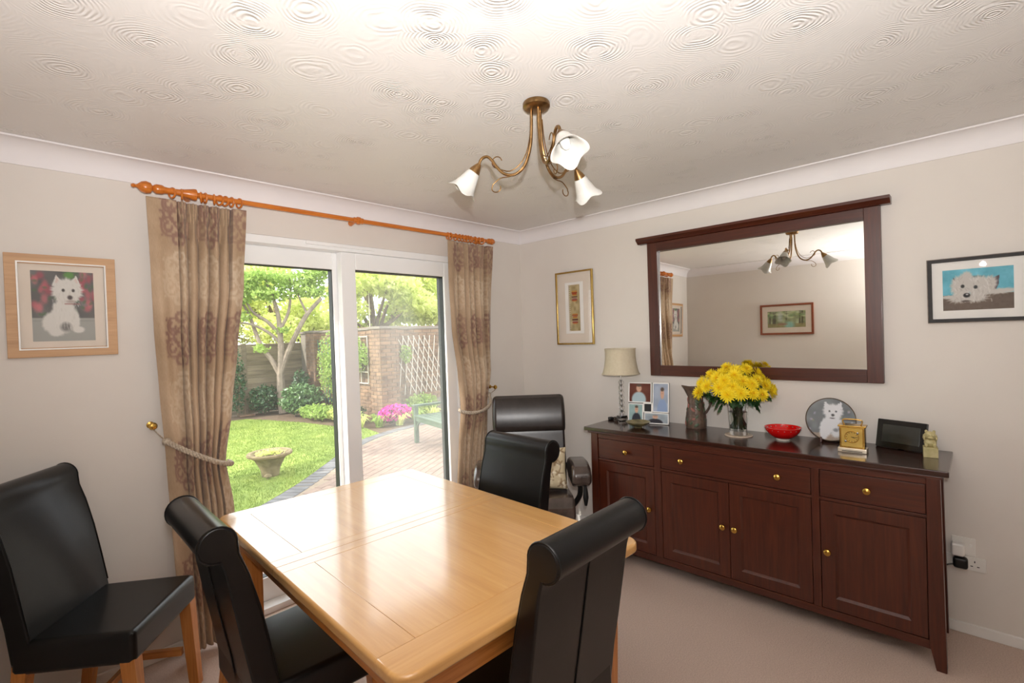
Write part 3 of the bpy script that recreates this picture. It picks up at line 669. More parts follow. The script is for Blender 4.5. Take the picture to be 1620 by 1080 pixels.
# ================================================================== CURTAINS
def lerp_tab(tab, z):
    """tab: (z, value) from high z to low z"""
    if z >= tab[0][0]: return tab[0][1]
    for (z0, a), (z1, b_) in zip(tab[:-1], tab[1:]):
        if z1 <= z <= z0: t = (z0-z)/(z0-z1); t = t*t*(3-2*t)*.5+t*.5; return a+(b_-a)*t
    return tab[-1][1]
def motif():
    c = Canvas(128, 128, (0, 0, 0)); wht = (255, 255, 255)
    def arc(cx, cy, r, a0, a1, w=.022):
        pts = [(cx+r*math.cos(a), cy+r*math.sin(a)) for a in np.linspace(a0, a1, 16)]; c.line(pts, w, wht); 
        c.line([(1-x, y) for x, y in pts], w, wht)
    for cx, cy, r, a0, a1 in ((.32, .30, .13, 1.0, 5.6), (.30, .30, .06, 0, 4.5), (.30, .66, .15, .6, 5.2), (.28, .66, .07, 0, 4.8), (.42, .48, .10, 1.8, 4.6), (.44, .15, .07, 1.4, 4.8), (.43, .86, .07, 1.6, 5.0), (.14, .48, .07, -1.5, 1.6)):
        arc(cx, cy, r, a0, a1)
    for k in range(7):
        a = PI*k/6; 
        for yy, sg in ((.40, -1), (.58, 1)): c.ell(.5+.10*math.cos(a), yy+sg*.10*math.sin(a), .045, .020, wht, .2, ang=sg*-a)
    c.ell(.5, .49, .05, .08, wht, .2); c.ell(.5, .10, .03, .07, wht, .2); c.ell(.5, .90, .03, .07, wht, .2)
    for y in (.22, .76): c.ell(.5, y, .055, .035, wht, .3)
    for sx in (-1, 1):
        for y in (.2, .42, .55, .8): c.ell(.5+sx*.34, y, .035, .02, wht, .3, ang=sx*.8)
    return c.a[..., 0]/255
MOT = motif()
def cloth_color(u, z):
    base = np.array([(186, 160, 132)]*len(u), float)
    # broad vertical and horizontal tone bands woven into the cloth
    base += (np.sin(z*2*PI/.58+1.0)*8)[:, None]*np.array([1, 1.05, 1.1])
    base += RNG.normal(0, 3.2, len(u))[:, None]
    g = np.sin(u*61)*np.sin(z*17+u*9)*3+np.sin(z*47+u*31)*2; base += g[:, None]
    RX, RZ = .22, .58
    for off, colr, al, ph in ((.385, (132, 96, 88), .70, -.07), (.095, (222, 206, 182), .62, -.07)):
        uu = ((u+ph)/RX) % 1; vv = ((z+off-.06)/RZ) % 1
        inb = vv < .5; jj = np.clip((1-vv/.5)*127, 0, 127).astype(int); ii = np.clip(uu*127, 0, 127).astype(int)
        a = MOT[jj, ii]*inb*al*(.75+.25*np.sin(u*23+z*11)); base = base*(1-a[:, None])+np.array(colr, float)*a[:, None]
    return base
def curtain(name, label, left, right, z_top, z_bot, pleats, flatL, flatR, tie_z, cloth_w, nx=300, nz=230, tie_amp=.9, seed=0, yc=-.082):
    rg = np.random.default_rng(seed); v = []; us = []; zs = []
    cent = [flatL+(1-flatL-flatR)*(k+.5)/pleats+rg.uniform(-.012, .012) for k in range(pleats)]
    zl = np.linspace(z_top, z_bot, nz); wv = abs(right[0][1]-left[0][1])
    def umap(s):
        a = flatL*wv; c_ = cloth_w-(flatL+flatR)*wv
        if s < flatL: return s*wv
        if s < 1-flatR: return a+(s-flatL)/(1-flatL-flatR)*c_
        return a+c_+(s-1+flatR)*wv
    for z in zl:
        xl = lerp_tab(left, z); xr = lerp_tab(right, z); h = z_top-z
        tie = math.exp(-((z-tie_z)/.30)**2); pin = math.exp(-((h-.13)/.045)**2)
        grow = min(1, h/.6)
        for i in range(nx):
            s = i/(nx-1); x = xl+(xr-xl)*s; y = 0
            span = 1-flatL-flatR; t = (s-flatL)/span*pleats; A = .058*(.75+.25*grow)
            if 0 < t < pleats:
                wob = .10*grow*math.sin(z*2.3+seed+int(t)*1.7); tt = t+wob*math.sin(PI*(t % 1)); q = abs(math.sin(PI*tt))
                p_ = .75+1.9*pin-.25*grow; yy = A*q**p_*(.82+.18*math.sin(int(t)*2.4+seed))
                if h < .13: yy -= .016*(1-abs(math.sin(3*PI*tt)))*(1-h/.13)*(q > .3)
                ed = min(t, pleats-t); yy = yy if ed > .5 else yy*(1-0)
                y -= yy
            else: y -= .042+.010*math.sin(s*23)*grow
            y -= .010*grow*math.sin(s*9+z*2.2+seed)+.004*grow*math.sin(s*31+z*3.1)
            y -= tie*.05*math.sin(PI*min(max(s, 0), 1))+.0
            sag = tie*.0
            v.append((x, yc+y+.012*min(1, h/.3), z)); us.append(umap(s)+.05); zs.append(z+.03*math.sin(s*4)*(z < tie_z+.4))
    f = [(j*nx+i, (j+1)*nx+i, (j+1)*nx+i+1, j*nx+i+1) for j in range(nz-1) for i in range(nx-1)]
    me = bpy.data.meshes.new('cloth'); me.from_pydata(v, [], f); set_col(me, cloth_color(np.array(us), np.array(zs)))
    t = thing(name, label, 'curtain'); o = finish('cloth', me, M['curtain'], t, 60)
    o.modifiers.new('thick', 'SOLIDIFY').thickness = .003
    return t
Ll = [(2.217, -2.694), (1.903, -2.686), (1.606, -2.682), (1.307, -2.671), (1.0, -2.658), (.517, -2.645), (.03, -2.62)]
Lr = [(2.221, -2.262), (1.834, -2.284), (1.501, -2.328), (1.207, -2.365), (.93, -2.405), (.685, -2.375), (.03, -2.36)]
curtain('patterned_curtain', 'beige damask curtain to the left of the patio door, tied with cord', Ll, Lr, 2.222, .02, 5, .28, .15, .98, .58, seed=2)
Rl = [(2.221, -.907), (2.041, -.904), (1.578, -.893), (1.249, -.855), (.99, -.838), (.734, -.868), (.42, -.892), (.03, -.90)]
Rr = [(2.238, -.446), (1.673, -.472), (1.25, -.49), (1.0, -.555), (.68, -.568), (.03, -.56)]
curtain('patterned_curtain', 'beige damask curtain to the right of the patio door, tied with cord', Rl, Rr, 2.224, .02, 6, .14, .14, 1.0, .62, seed=5)

# curtain pole with turned finials, sleeve joints and wooden rings
P_ = thing('curtain_pole', 'orange wooden curtain pole with turned finials above the patio door', 'curtain pole', (0, -.1, 2.268))
ry = Matrix.Rotation(PI/2, 4, 'Y')
def lx(nm, prof, x, flip=False, par=P_):
    q = [(r, -z if flip else z) for r, z in prof]; return MB().lathe(q, 20, (x, 0, 0), ry).build(nm, M['pole'], par)
MB().tube([(-2.60, 0, 0), (-.47, 0, 0)], .0135, 16).build('rod', M['pole'], P_)
fin = [(.0001, -.085), (.006, -.083), (.010, -.074), (.006, -.066), (.010, -.060), (.024, -.045), (.029, -.028), (.024, -.010), (.012, -.002), (.018, .004), (.022, .012), (.022, .035), (.016, .045), (.0145, .06), (.0145, .10), (.022, .14), (.028, .165), (.028, .175), (.018, .18), (.0001, .18)]
lx('finial', fin, -2.66); lx('finial', [(.0001, -.052), (.012, -.046), (.022, -.03), (.024, -.015), (.016, -.004), (.022, .004), (.022, .02), (.015, .03), (.0001, .03)], -.455, True)
lx('sleeve_joint', [(.0135, -.035), (.018, -.03), (.018, -.012), (.023, -.008), (.023, .008), (.018, .012), (.018, .03), (.0135, .035)], -1.602)
for x in (-2.50, -1.602, -.52): MB().tube([(x, 0, 0), (x, .055, .0), (x, .098, .0)], [.010, .009, .018], 10).build('bracket', M['pole'], P_)
ringme = MB().tube([(0, .023*math.cos(a), .023*math.sin(a)) for a in [2*PI*k/20 for k in range(20)]], .0048, 8, closed=True).build('ring', M['pole']); rm = ringme.data; bpy.data.objects.remove(ringme)
for x in (-2.585, -2.545, -2.462, -2.445, -2.405, -2.38, -2.355, -2.325, -2.288): piece(rm, 'ring', P_, (x, 0, -.008), (0, 0, random.uniform(-.45, .45)))
for x in (-.885, -.862, -.812, -.775, -.745, -.715, -.69, -.66, -.62, -.575, -.545): piece(rm, 'ring', P_, (x, 0, -.008), (0, 0, random.uniform(-.4, .4)))

def rope(name, label, path, r, hook):
    t = thing(name, label, 'tieback'); Pp, _ = catmull([Vector(p) for p in path], 1, 14)
    L = 0; acc = [0]
    for a, b_ in zip(Pp[:-1], Pp[1:]): L += (b_-a).length; acc.append(L)
    N = int(L/.0035); 
    for s in range(3):
        pts = []
        for i in range(N):
            d = L*i/(N-1); k = max(j for j in range(len(acc)) if acc[j] <= d+1e-9); k = min(k, len(Pp)-2)
            q = Pp[k].lerp(Pp[k+1], (d-acc[k])/max(acc[k+1]-acc[k], 1e-6)); T = (Pp[k+1]-Pp[k]).normalized(); A = T.orthogonal().normalized()
            A = Vector((0, 0, 1)); A = (A-T*A.dot(T)).normalized(); B = T.cross(A); ph = d/.030*2*PI/1.6+s*2*PI/3
            pts.append(q+(A*math.cos(ph)+B*math.sin(ph))*r*.55)
        MB().tube(pts, r*.52, 7).build('cord_strand', M['rope'], t)
    hx, hy, hz = hook
    MB().lathe([(.0001, 0), (.016, 0), (.016, .004), (.006, .008), (.006, .05), (.012, .055), (.018, .065), (.012, .076), (.0001, .078)], 16, hook, Matrix.Rotation(PI/2, 4, 'X')).build('hook', M['brass'], t)
    MB().tube([(hx, hy-.04, hz), (hx+.005, hy-.06, hz-.02), Vector(path[0])], .003, 6, spline=4).build('loop', M['rope'], t)
    MB().sphere(path[0], .019, 14, (1, 1, .9)).build('knot', M['rope'], t)
rope('curtain_tieback', 'twisted grey cord tieback round the left curtain', [(-2.66, -.145, 1.075), (-2.60, -.205, 1.03), (-2.53, -.235, .985), (-2.46, -.23, .945), (-2.405, -.19, .925), (-2.40, -.13, .925)], .0125, (-2.695, 0, 1.145))
rope('curtain_tieback', 'twisted grey cord tieback round the right curtain', [(-.545, -.12, 1.06), (-.60, -.19, 1.0), (-.70, -.225, .965), (-.79, -.21, .955), (-.845, -.15, .965), (-.835, -.10, .975)], .0125, (-.42, 0, 1.10))

# ================================================================== DINING TABLE
TZ = .78; TH = .036
T = thing('dining_table', 'light oak extending dining table with planked top in front of the patio door', 'table', (-2.105, -1.272, 0), math.radians(-2.2))
TWx, TLy = .49, .745; CR = .05
def plank(x0, x1, y0, y1, grain, outer='', round_=None):
    """outer: sides of the plank that lie on the table's rim (l, r, f, n); round_: rounded table corners"""
    pts = []
    cs = [(x0, y0, 'ln'), (x1, y0, 'rn'), (x1, y1, 'rf'), (x0, y1, 'lf')]
    for x, y, c in cs:
        if round_ and c in round_:
            cx = x+CR if c[0] == 'l' else x-CR; cy = y+CR if c[1] == 'n' else y-CR
            a0 = {'ln': PI, 'rn': 1.5*PI, 'rf': 0, 'lf': .5*PI}[c]
            for k in range(7): a = a0+PI/2*k/6; pts.append((cx+CR*math.cos(a), cy+CR*math.sin(a)))
        else: pts.append((x, y))
    me = bpy.data.meshes.new('plank'); n = len(pts)
    me.from_pydata([(x, y, TZ-TH) for x, y in pts]+[(x, y, TZ) for x, y in pts], [], [tuple(reversed(range(n))), tuple(range(n, 2*n))]+[(i, (i+1) % n, n+(i+1) % n, n+i) for i in range(n)])
    bm = bmesh.new(); bm.from_mesh(me); bmesh.ops.recalc_face_normals(bm, faces=bm.faces)
    def isout(e):
        a, b_ = e.verts; mx, my = (a.co.x+b_.co.x)/2, (a.co.y+b_.co.y)/2
        if abs(a.co.z-b_.co.z) > 1e-4: return False
        return mx < -TWx+1e-4 or mx > TWx-1e-4 or my < -TLy+1e-4 or my > TLy-1e-4 or (abs(mx) > TWx-CR-1e-4 and abs(my) > TLy-CR-1e-4)
    o1 = [e for e in bm.edges if isout(e)]; bmesh.ops.bevel(bm, geom=o1, offset=.010, segments=4, profile=.5, affect='EDGES', clamp_overlap=True)
    top = [e for e in bm.edges if len(e.link_faces) == 2 and e.calc_face_angle(0) > 1.2 and e.verts[0].co.z > TZ-1e-4 and e.verts[1].co.z > TZ-1e-4]
    bmesh.ops.bevel(bm, geom=top, offset=.0016, segments=2, profile=.5, affect='EDGES', clamp_overlap=True)
    bm.to_mesh(me); bm.free(); o = finish('plank', me, M['oak_'+grain], T, 35); wn(o); return o
g = .0007; X, Y = TWx, TLy
yc0 = .075; cb = .054   # centre split, cross bars
plank(-X, X, Y-.088, Y, 'x', round_=('lf', 'rf')); plank(-X, X, -Y, -Y+.112, 'x', round_=('ln', 'rn'))
plank(-X, X, .033+g, .033+cb, 'x'); plank(-X, X, .033-cb, .033-g*1.5, 'x')
for lo, hi in ((.033+cb+g, Y-.088-g), (-Y+.112+g, .033-cb-g)):
    plank(-X, -X+.112, lo, hi, 'y'); plank(X-.112, X, lo, hi, 'y')
    plank(-X+.112+g, X-.112-g, lo, hi, 'y')
for x0, x1, y0, y1, gr in ((-X+.05, X-.05, Y-.085, Y-.06, 'x'), (-X+.05, X-.05, -Y+.05, -Y+.075, 'x'), (-X+.05, -X+.075, -Y+.05, Y-.05, 'y'), (X-.075, X-.05, -Y+.05, Y-.05, 'y')):
    MB().box((x0, y0, TZ-TH-.085), (x1, y1, TZ-TH-.001)).build('apron', M['oakleg_'+gr], T, bevel=.002)
for sx in (-1, 1):
    for sy in (-1, 1): MB().taper((sx*(X-.105), sy*(Y-.105), 0), .058, .058, (sx*(X-.100), sy*(Y-.100), TZ-TH-.001), .080, .080).build('leg', M['oakleg_z'], T, bevel=.005)

# ================================================================== DINING CHAIRS
def arc2(cx, cz, r, a0, a1, n): return [(cx+r*math.cos(a), cz+r*math.sin(a)) for a in np.linspace(a0, a1, n)]
def make_chair(label, loc, rz):
    t = thing('dining_chair', label, 'chair', loc, rz, 'black leather scroll-back dining chairs'); Wd = .215
    front = [(-.118, .40), (-.134, .50), (-.155, .62), (-.178, .74), (-.206, .85), (-.229, .915)]
    roll = arc2(-.283, .955, .051, math.radians(-5), math.radians(275), 22)
    rear = [(-.266, .86), (-.250, .76), (-.230, .64), (-.208, .52), (-.192, .40)]
    poly = front+roll+rear
    MB().prism(poly, lambda p, s: (s, p[0], p[1]), -Wd, Wd).build('backrest', M['leather'], t, bevel=.007, seg=3, bang=50)
    for s in (-1, 1):
        pts = [(s*(Wd-.004), y-.0 if i < 0 else y, z) for i, (y, z) in enumerate(front[1:]+roll)]
        MB().tube(pts, .0032, 6).build('piping', M['leather'], t)
    for x in (-.0, ):
        MB().tube([(x, y-.0015, z) for y, z in [(-.272, .895)]+rear], .0028, 6).build('rear_seam', M['leather'], t)
    # seat: cushion with soft edges, slightly domed
    b = MB(); nx = 9; ny = 9; v = []; f = []
    def sx(i): return -.225+.45*i/(nx-1)
    bm_ = MB().prism([(-.215, -.20), (.215, -.20), (.228, .215), (-.228, .215)], lambda p, z: (p[0], p[1], z), .36, .475)
    seat = bm_.build('seat', M['leather'], t, bevel=.022, seg=4)
    bm = bmesh.new(); bm.from_mesh(seat.data)
    for vv in bm.verts:
        if vv.co.z > .46: vv.co.z += .006
        if vv.co.z < .39 and vv.co.y > .18: vv.co.z += .028*(1-(vv.co.x/.228)**2)
    bm.to_mesh(seat.data); bm.free()
    MB().tube([(-.222, .205, .470), (.222, .205, .470)], .003, 6).build('seat_piping', M['leather'], t)
    for sx_ in (-1, 1):
        MB().taper((sx_*.203, .210, 0), .040, .040, (sx_*.200, .186, .38), .050, .050).build('leg', M['oakleg_z'], t, bevel=.003)
        MB().taper((sx_*.190, -.225, 0), .038, .038, (sx_*.190, -.165, .40), .048, .048).build('leg', M['oakleg_z'], t, bevel=.003)
        MB().box((sx_*.19-.011, -.205, .145), (sx_*.19+.011, .165, .175)).build('stretcher', M['oakleg_y'], t, bevel=.002)
    MB().box((-.18, -.030, .147), (.18, -.008, .173)).build('stretcher', M['oakleg_x'], t, bevel=.002)
    return t
c0 = make_chair('black leather dining chair at the near end of the table, back to the viewer', (-2.075, -1.842, 0), 0)
dup(c0, (-2.497, -1.145, 0), -PI/2-.03, 'black leather dining chair tucked under the left side of the table')
dup(c0, (-1.655, -1.205, 0), PI/2-.02, 'black leather dining chair at the right side of the table, before the recliner')
dup(c0, (-2.917, -.368, 0), math.radians(-128.1), 'black leather dining chair set apart against the wall left of the curtain', (1, 1, 1.025))

# ================================================================== RECLINER
RC = thing('recliner_armchair', 'high-backed dark brown leather swivel recliner in the corner', 'armchair', (-.727, -.705, 0), math.radians(133.6))
def pad(name, sec, L0, L1, axis='x', mat=None, bev=.02, seg=4, par=RC, fn=None):
    return MB().prism(sec, fn or (lambda p, s: (s, p[0], p[1])), L0, L1).build(name, mat or M['leather_rec'], par, bevel=bev, seg=seg, bang=45)
# back with head pillow
pad('backrest', [(-.17, .40), (-.16, .50), (-.185, .62), (-.20, .70), (-.215, .80), (-.235, .86), (-.32, .86), (-.30, .70), (-.27, .50), (-.26, .40)], -.255, .255, bev=.018)
pad('headrest', [(-.225, .80), (-.205, .86), (-.205, .93), (-.23, 1.00), (-.265, 1.055), (-.31, 1.07), (-.355, 1.055), (-.36, 1.0), (-.34, .88), (-.315, .80)], -.262, .262, bev=.03, seg=5)
pad('seat', [(-.20, .32), (-.20, .43), (.12, .475), (.20, .47), (.25, .42), (.255, .35), (.22, .31)], -.262, .262, bev=.03, seg=5, mat=M['rec_seat'])
pad('seat_front', [(.06, .20), (.06, .32), (.20, .32), (.25, .30), (.245, .22), (.21, .19)], -.258, .258, bev=.02, mat=M['rec_seat'])
for s in (-1, 1):
    x0, x1 = (s*.258, s*.385) if s > 0 else (s*.385, s*.258)
    pad('armrest', [(-.26, .53), (-.27, .58), (-.16, .64), (.0, .655), (.10, .64), (.15, .59), (.14, .53), (.08, .50), (-.10, .50)], x0, x1, bev=.042, seg=6, mat=M['rec_seat'])
    MB().tube([(s*.32, .02, .53), (s*.32, .0, .42), (s*.27, -.04, .33)], [.016, .018, .02], 8, spline=5).build('arm_bracket', M['black'], RC)
MB().tube([(-.345, .07, .53), (-.348, .08, .48), (-.348, .09, .43), (-.345, .10, .38)], [.008, .014, .018, .008], 8, spline=5).build('lever', M['black'], RC)
MB().lathe([(.0001, 0), (.27, 0), (.27, .015), (.24, .03), (.05, .04), (.035, .06), (.035, .30), (.0001, .30)], 40).build('pedestal', M['black'], RC)
# cushion
cu = Canvas(60, 60, (206, 192, 160)); cu.blotch(9, 7)
for k in range(26):
    x, y = random.random(), random.random(); a = random.uniform(0, PI)
    for j in range(5): cu.ell(x+.05*math.cos(a+j*1.256), y+.05*math.sin(a+j*1.256), .045, .022, random.choice([(238, 232, 214), (150, 124, 92), (224, 212, 184)]), .2, a+j*1.256, .8)
    cu.line([(x, y), (x+.12*math.cos(a), y+.12*math.sin(a))], .012, (120, 96, 70), .8)
CU = thing('scatter_cushion', 'cream and brown floral cushion leaning on the recliner seat', 'cushion', (-.715, -.815, .482)); CU.scale = (.86, .86, .86)
CU.rotation_euler = (math.radians(-12), 0, math.radians(133.6+180))
N_ = 60
vv_ = []; cc_ = []
for side in (-1, 1):
    for j in range(N_):
        for i in range(N_):
            a, b_ = i/(N_-1)*2-1, j/(N_-1)*2-1; th = .055*max(0, (1-a**4)*(1-b_**4))**.5; pin = 1-.10*(a*a*b_*b_ < .0)-.06*(1-abs(a)**2)*(abs(b_) > .0)*abs(b_)**4
            vv_.append((a*.17*(1-.07*(1-b_*b_)*(a*a)), side*th, .16+b_*.16*(1-.07*(1-a*a)*(b_*b_)))); cc_.append(cu.a[N_-1-j, i])
ff_ = []
for s_ in range(2):
    o_ = s_*N_*N_
    ff_ += [(o_+j*N_+i, o_+j*N_+i+1, o_+(j+1)*N_+i+1, o_+(j+1)*N_+i) for j in range(N_-1) for i in range(N_-1)]
me = bpy.data.meshes.new('cover'); me.from_pydata(vv_, [], ff_); set_col(me, np.array(cc_)); finish('cover', me, M['print'], CU, 60)

# ================================================================== SIDEBOARD
SX = -.43; ZS = .878
SB = thing('sideboard', 'long dark mahogany sideboard with four panelled doors and brass knobs', 'sideboard')
mw = M
MB().box((SX-.022, -2.812, ZS-.026), (-.006, -.948, ZS)).build('top', M['mahtop'], SB, bevel=.004, seg=3)
MB().box((SX-.012, -2.79, ZS-.04), (-.01, -.97, ZS-.0265)).build('top_moulding', M['mah_y'], SB, bevel=.004, seg=2)
# carcass
MB().box((SX+.02, -2.735, .09), (-.02, -1.005, ZS-.045)).build('carcass', M['mah_y'], SB, smooth=0)
def rail(nm, y0, y1, z0, z1, x=SX, d=.022, ax='y', bv=.0015): return MB().box((x, min(y0, y1), z0), (x+d, max(y0, y1), z1)).build(nm, M['mah_'+ax], SB, bevel=bv)
rail('top_rail', -1.045, -2.735, .808, ZS-.04); rail('bottom_rail', -1.0, -2.74, .085, .124)
for a, b_ in ((-1.449, -1.494), (-2.296, -2.330)): rail('stile', a, b_, .124, .808, ax='z')
for a, b_ in ((-1.045, -1.449), (-1.494, -2.296), (-2.330, -2.735)): rail('drawer_rail', a, b_, .659, .673)
# corner legs, outer face raked and splayed foot
def cleg(ys, yo, x0, x1):
    s = 1 if yo > ys else -1
    b = MB(); pts = [(ys, ZS-.04), (yo-s*.010, ZS-.04), (yo, 0), (ys+s*.022, 0), (ys, .11)]
    b.prism(pts, lambda p, t: (t, p[0], p[1]), x0, x1); return b.build('leg', M['mah_z'], SB, bevel=.002)
cleg(-2.735, -2.792, SX-.006, SX+.05); cleg(-1.045, -.985, SX-.006, SX+.05); cleg(-2.735, -2.785, -.065, -.02); cleg(-1.045, -.985, -.065, -.02)
knob_me = MB().lathe([(.0001, .0), (.007, 0), (.006, .008), (.013, .012), (.0165, .018), (.015, .025), (.008, .029), (.0001, .030)], 18, (0, 0, 0), Matrix.Rotation(-PI/2, 4, 'Y')).build('knob', M['brass']); kme = knob_me.data; bpy.data.objects.remove(knob_me)
def knob(par, y, z): piece(kme, 'knob', par, (SX-.002, y, z))
def drawer(y0, y1, z0, z1, ks):
    o = MB().box((SX+.001, y1, z0), (SX+.019, y0, z1)).build('drawer', M['mah_y'], SB, bevel=.0025)
    for k in ks: knob(o, k, (z0+z1)/2)
drawer(-1.048, -1.446, .676, .805, [-1.262]); drawer(-1.497, -2.293, .676, .805, [-1.63, -2.148]); drawer(-2.333, -2.732, .676, .805, [-2.525])
def door(y0, y1, z0, z1, ky):
    st = .058; b = MB(); O = [(y0, z0), (y1, z0), (y1, z1), (y0, z1)]; I = [(y0-st, z0+st), (y1+st, z0+st), (y1+st, z1-st), (y0-st, z1-st)]
    v = [(x, y, z) for x in (SX+.001, SX+.019) for P4 in (O, I) for y, z in P4]; f = []
    for k in range(4): n = (k+1) % 4; f += [(k, n, 4+n, 4+k), (8+k, 12+k, 12+n, 8+n), (k, 8+k, 8+n, n), (4+k, 4+n, 12+n, 12+k)]
    b.add(v, f)
    o = b.build('door', M['mah_z'], SB, bevel=.0012, seg=1)
    # sloping moulding and sunk field
    yi0, yi1, zi0, zi1 = y0-st, y1+st, z0+st, z1-st; q = .010
    v = [(SX+.002, yi0, zi0), (SX+.002, yi1, zi0), (SX+.002, yi1, zi1), (SX+.002, yi0, zi1), (SX+.011, yi0-q, zi0+q), (SX+.011, yi1+q, zi0+q), (SX+.011, yi1+q, zi1-q), (SX+.011, yi0-q, zi1-q)]
    MB().add(v, [(0, 1, 5, 4), (1, 2, 6, 5), (2, 3, 7, 6), (3, 0, 4, 7)]).build('panel_moulding', M['mah_z'], o, smooth=0)
    MB().box((SX+.011, yi1+q*.5, zi0+q*.5), (SX+.016, yi0-q*.5, zi1-q*.5)).build('panel', M['mah_z'], o, smooth=0)
    knob(o, ky, .41)
door(-1.048, -1.446, .127, .656, -1.418); door(-1.497, -1.893, .127, .656, -1.862); door(-1.896, -2.293, .127, .656, -1.926); door(-2.333, -2.732, .127, .656, -2.362)

# ================================================================== MIRROR
MR = thing('wall_mirror', 'large wall mirror in a dark mahogany frame with a cornice top', 'mirror')
y0, y1, z0, z1 = -1.237, -2.553, 1.200, 2.122; fwd_ = .072; xf = -.036
for nm, a, b_, c, d, ax in (('stile', y0, y0-fwd_, z0, z1, 'z'), ('stile', y1+fwd_, y1, z0, z1, 'z'), ('rail', y0-fwd_, y1+fwd_, z0, z0+fwd_, 'y'), ('rail', y0-fwd_, y1+fwd_, z1-.062, z1, 'y')):
    MB().box((xf, b_, c), (-.002, a, d)).build(nm, M['mah_'+ax], MR, bevel=.003)
MB().prism([(-.002, z1), (xf-.012, z1), (xf-.022, z1+.012), (xf-.040, z1+.024), (xf-.040, z1+.040), (-.002, z1+.040)], lambda p, t: (p[0], t, p[1]), -1.172, -2.597).build('cornice', M['mah_y'], MR, bevel=.002)
MB().box((-.003, -2.545, z0+.01), (-.001, -1.245, z1-.01)).build('backing', M['black'], MR, smooth=0)
ga, gb = -y0, 0
n_ = Vector((-1, .0034, .0127)).normalized(); cen = Vector((-.017, -1.895, 1.668)); e1 = n_.cross(Vector((0, 0, 1))).normalized(); e2 = e1.cross(n_).normalized()
hw, hh = .592, .40
v = [cen+e1*a*hw+e2*b_*hh+n_*c for c in (0, -.003) for a, b_ in ((-1, -1), (1, -1), (1, 1), (-1, 1))]
MB().add(v, [(0, 1, 2, 3), (7, 6, 5, 4), (0, 4, 5, 1), (1, 5, 6, 2), (2, 6, 7, 3), (3, 7, 4, 0)]).build('mirror_glass', M['mirror'], MR, smooth=0)

# ================================================================== PICTURES
def frame_bars(w, h, fw_, d, mat, par, name='frame', inner=0, y_front=None, prof=None):
    """mitred frame; local plane XZ, front towards -Y"""
    W2, H2 = w/2, h/2; yf = -d; b = MB()
    o = [(-W2, -H2), (W2, -H2), (W2, H2), (-W2, H2)]; i = [(-W2+fw_, -H2+fw_), (W2-fw_, -H2+fw_), (W2-fw_, H2-fw_), (-W2+fw_, H2-fw_)]
    v = [(x, 0, z) for x, z in o]+[(x, yf, z) for x, z in o]+[(x, yf+inner, z) for x, z in i]+[(x, 0, z) for x, z in i]
    f = []
    for k in range(4):
        n = (k+1) % 4; f += [(k, n, 4+n, 4+k), (4+k, 4+n, 8+n, 8+k), (8+k, 8+n, 12+n, 12+k), (12+k, 12+n, n, k)]
    b.add(v, f); return b.build(name, mat, par, bevel=.0012, seg=1)
def mount_board(w, h, ow, oh, y, mat, par, cx=0, cz=0, name='mount'):
    b = MB(); W2, H2 = w/2, h/2; a, c = ow/2, oh/2
    v = []
    for yy in (y, y+.0015):
        v += [(-W2, yy, -H2), (W2, yy, -H2), (W2, yy, H2), (-W2, yy, H2), (cx-a, yy, cz-c), (cx+a, yy, cz-c), (cx+a, yy, cz+c), (cx-a, yy, cz+c)]
    f = []
    for k in range(4):
        n = (k+1) % 4; f += [(k, n, 4+n, 4+k), (8+k, 12+k, 12+n, 8+n), (4+k, 4+n, 12+n, 12+k), (k, 8+k, 8+n, n)]
    return b.add(v, f).build(name, mat, par, smooth=0)
def picture(name, label, loc, rz, w, h, fw_, d, fmat, cvs, pw, ph, mmat=None, px=0, pz=0, inner=.002):
    t = thing(name, label, 'picture', loc, rz)
    frame_bars(w, h, fw_, d, fmat, t, inner=inner)
    MB().box((-w/2+fw_*.5, -.004, -h/2+fw_*.5), (w/2-fw_*.5, -.001, h/2-fw_*.5)).build('backing', M['black'], t, smooth=0)
    if mmat: mount_board(w-2*fw_+.004, h-2*fw_+.004, pw, ph, -d*.45, mmat, t, px, pz)
    q = print_grid('print', cvs, pw+.006, ph+.006, t, -d*.45+.0035); q.location = (px, 0, pz)
    MB().box((-w/2+fw_, -d*.45-.004, -h/2+fw_), (w/2-fw_, -d*.45-.0025, h/2-fw_)).build('glass', M['picglass'], t, smooth=0)
    return t
def fur(c, x0, x1, y0, y1, n, cols, L=.03, ang=1.6, w=.006, mask=None):
    for _ in range(n):
        x, y = random.uniform(x0, x1), random.uniform(y0, y1)
        if mask and not mask(x, y): continue
        a = ang+random.uniform(-.6, .6); c.line([(x, y), (x+L*math.cos(a), y+L*math.sin(a))], w, random.choice(cols), .5)
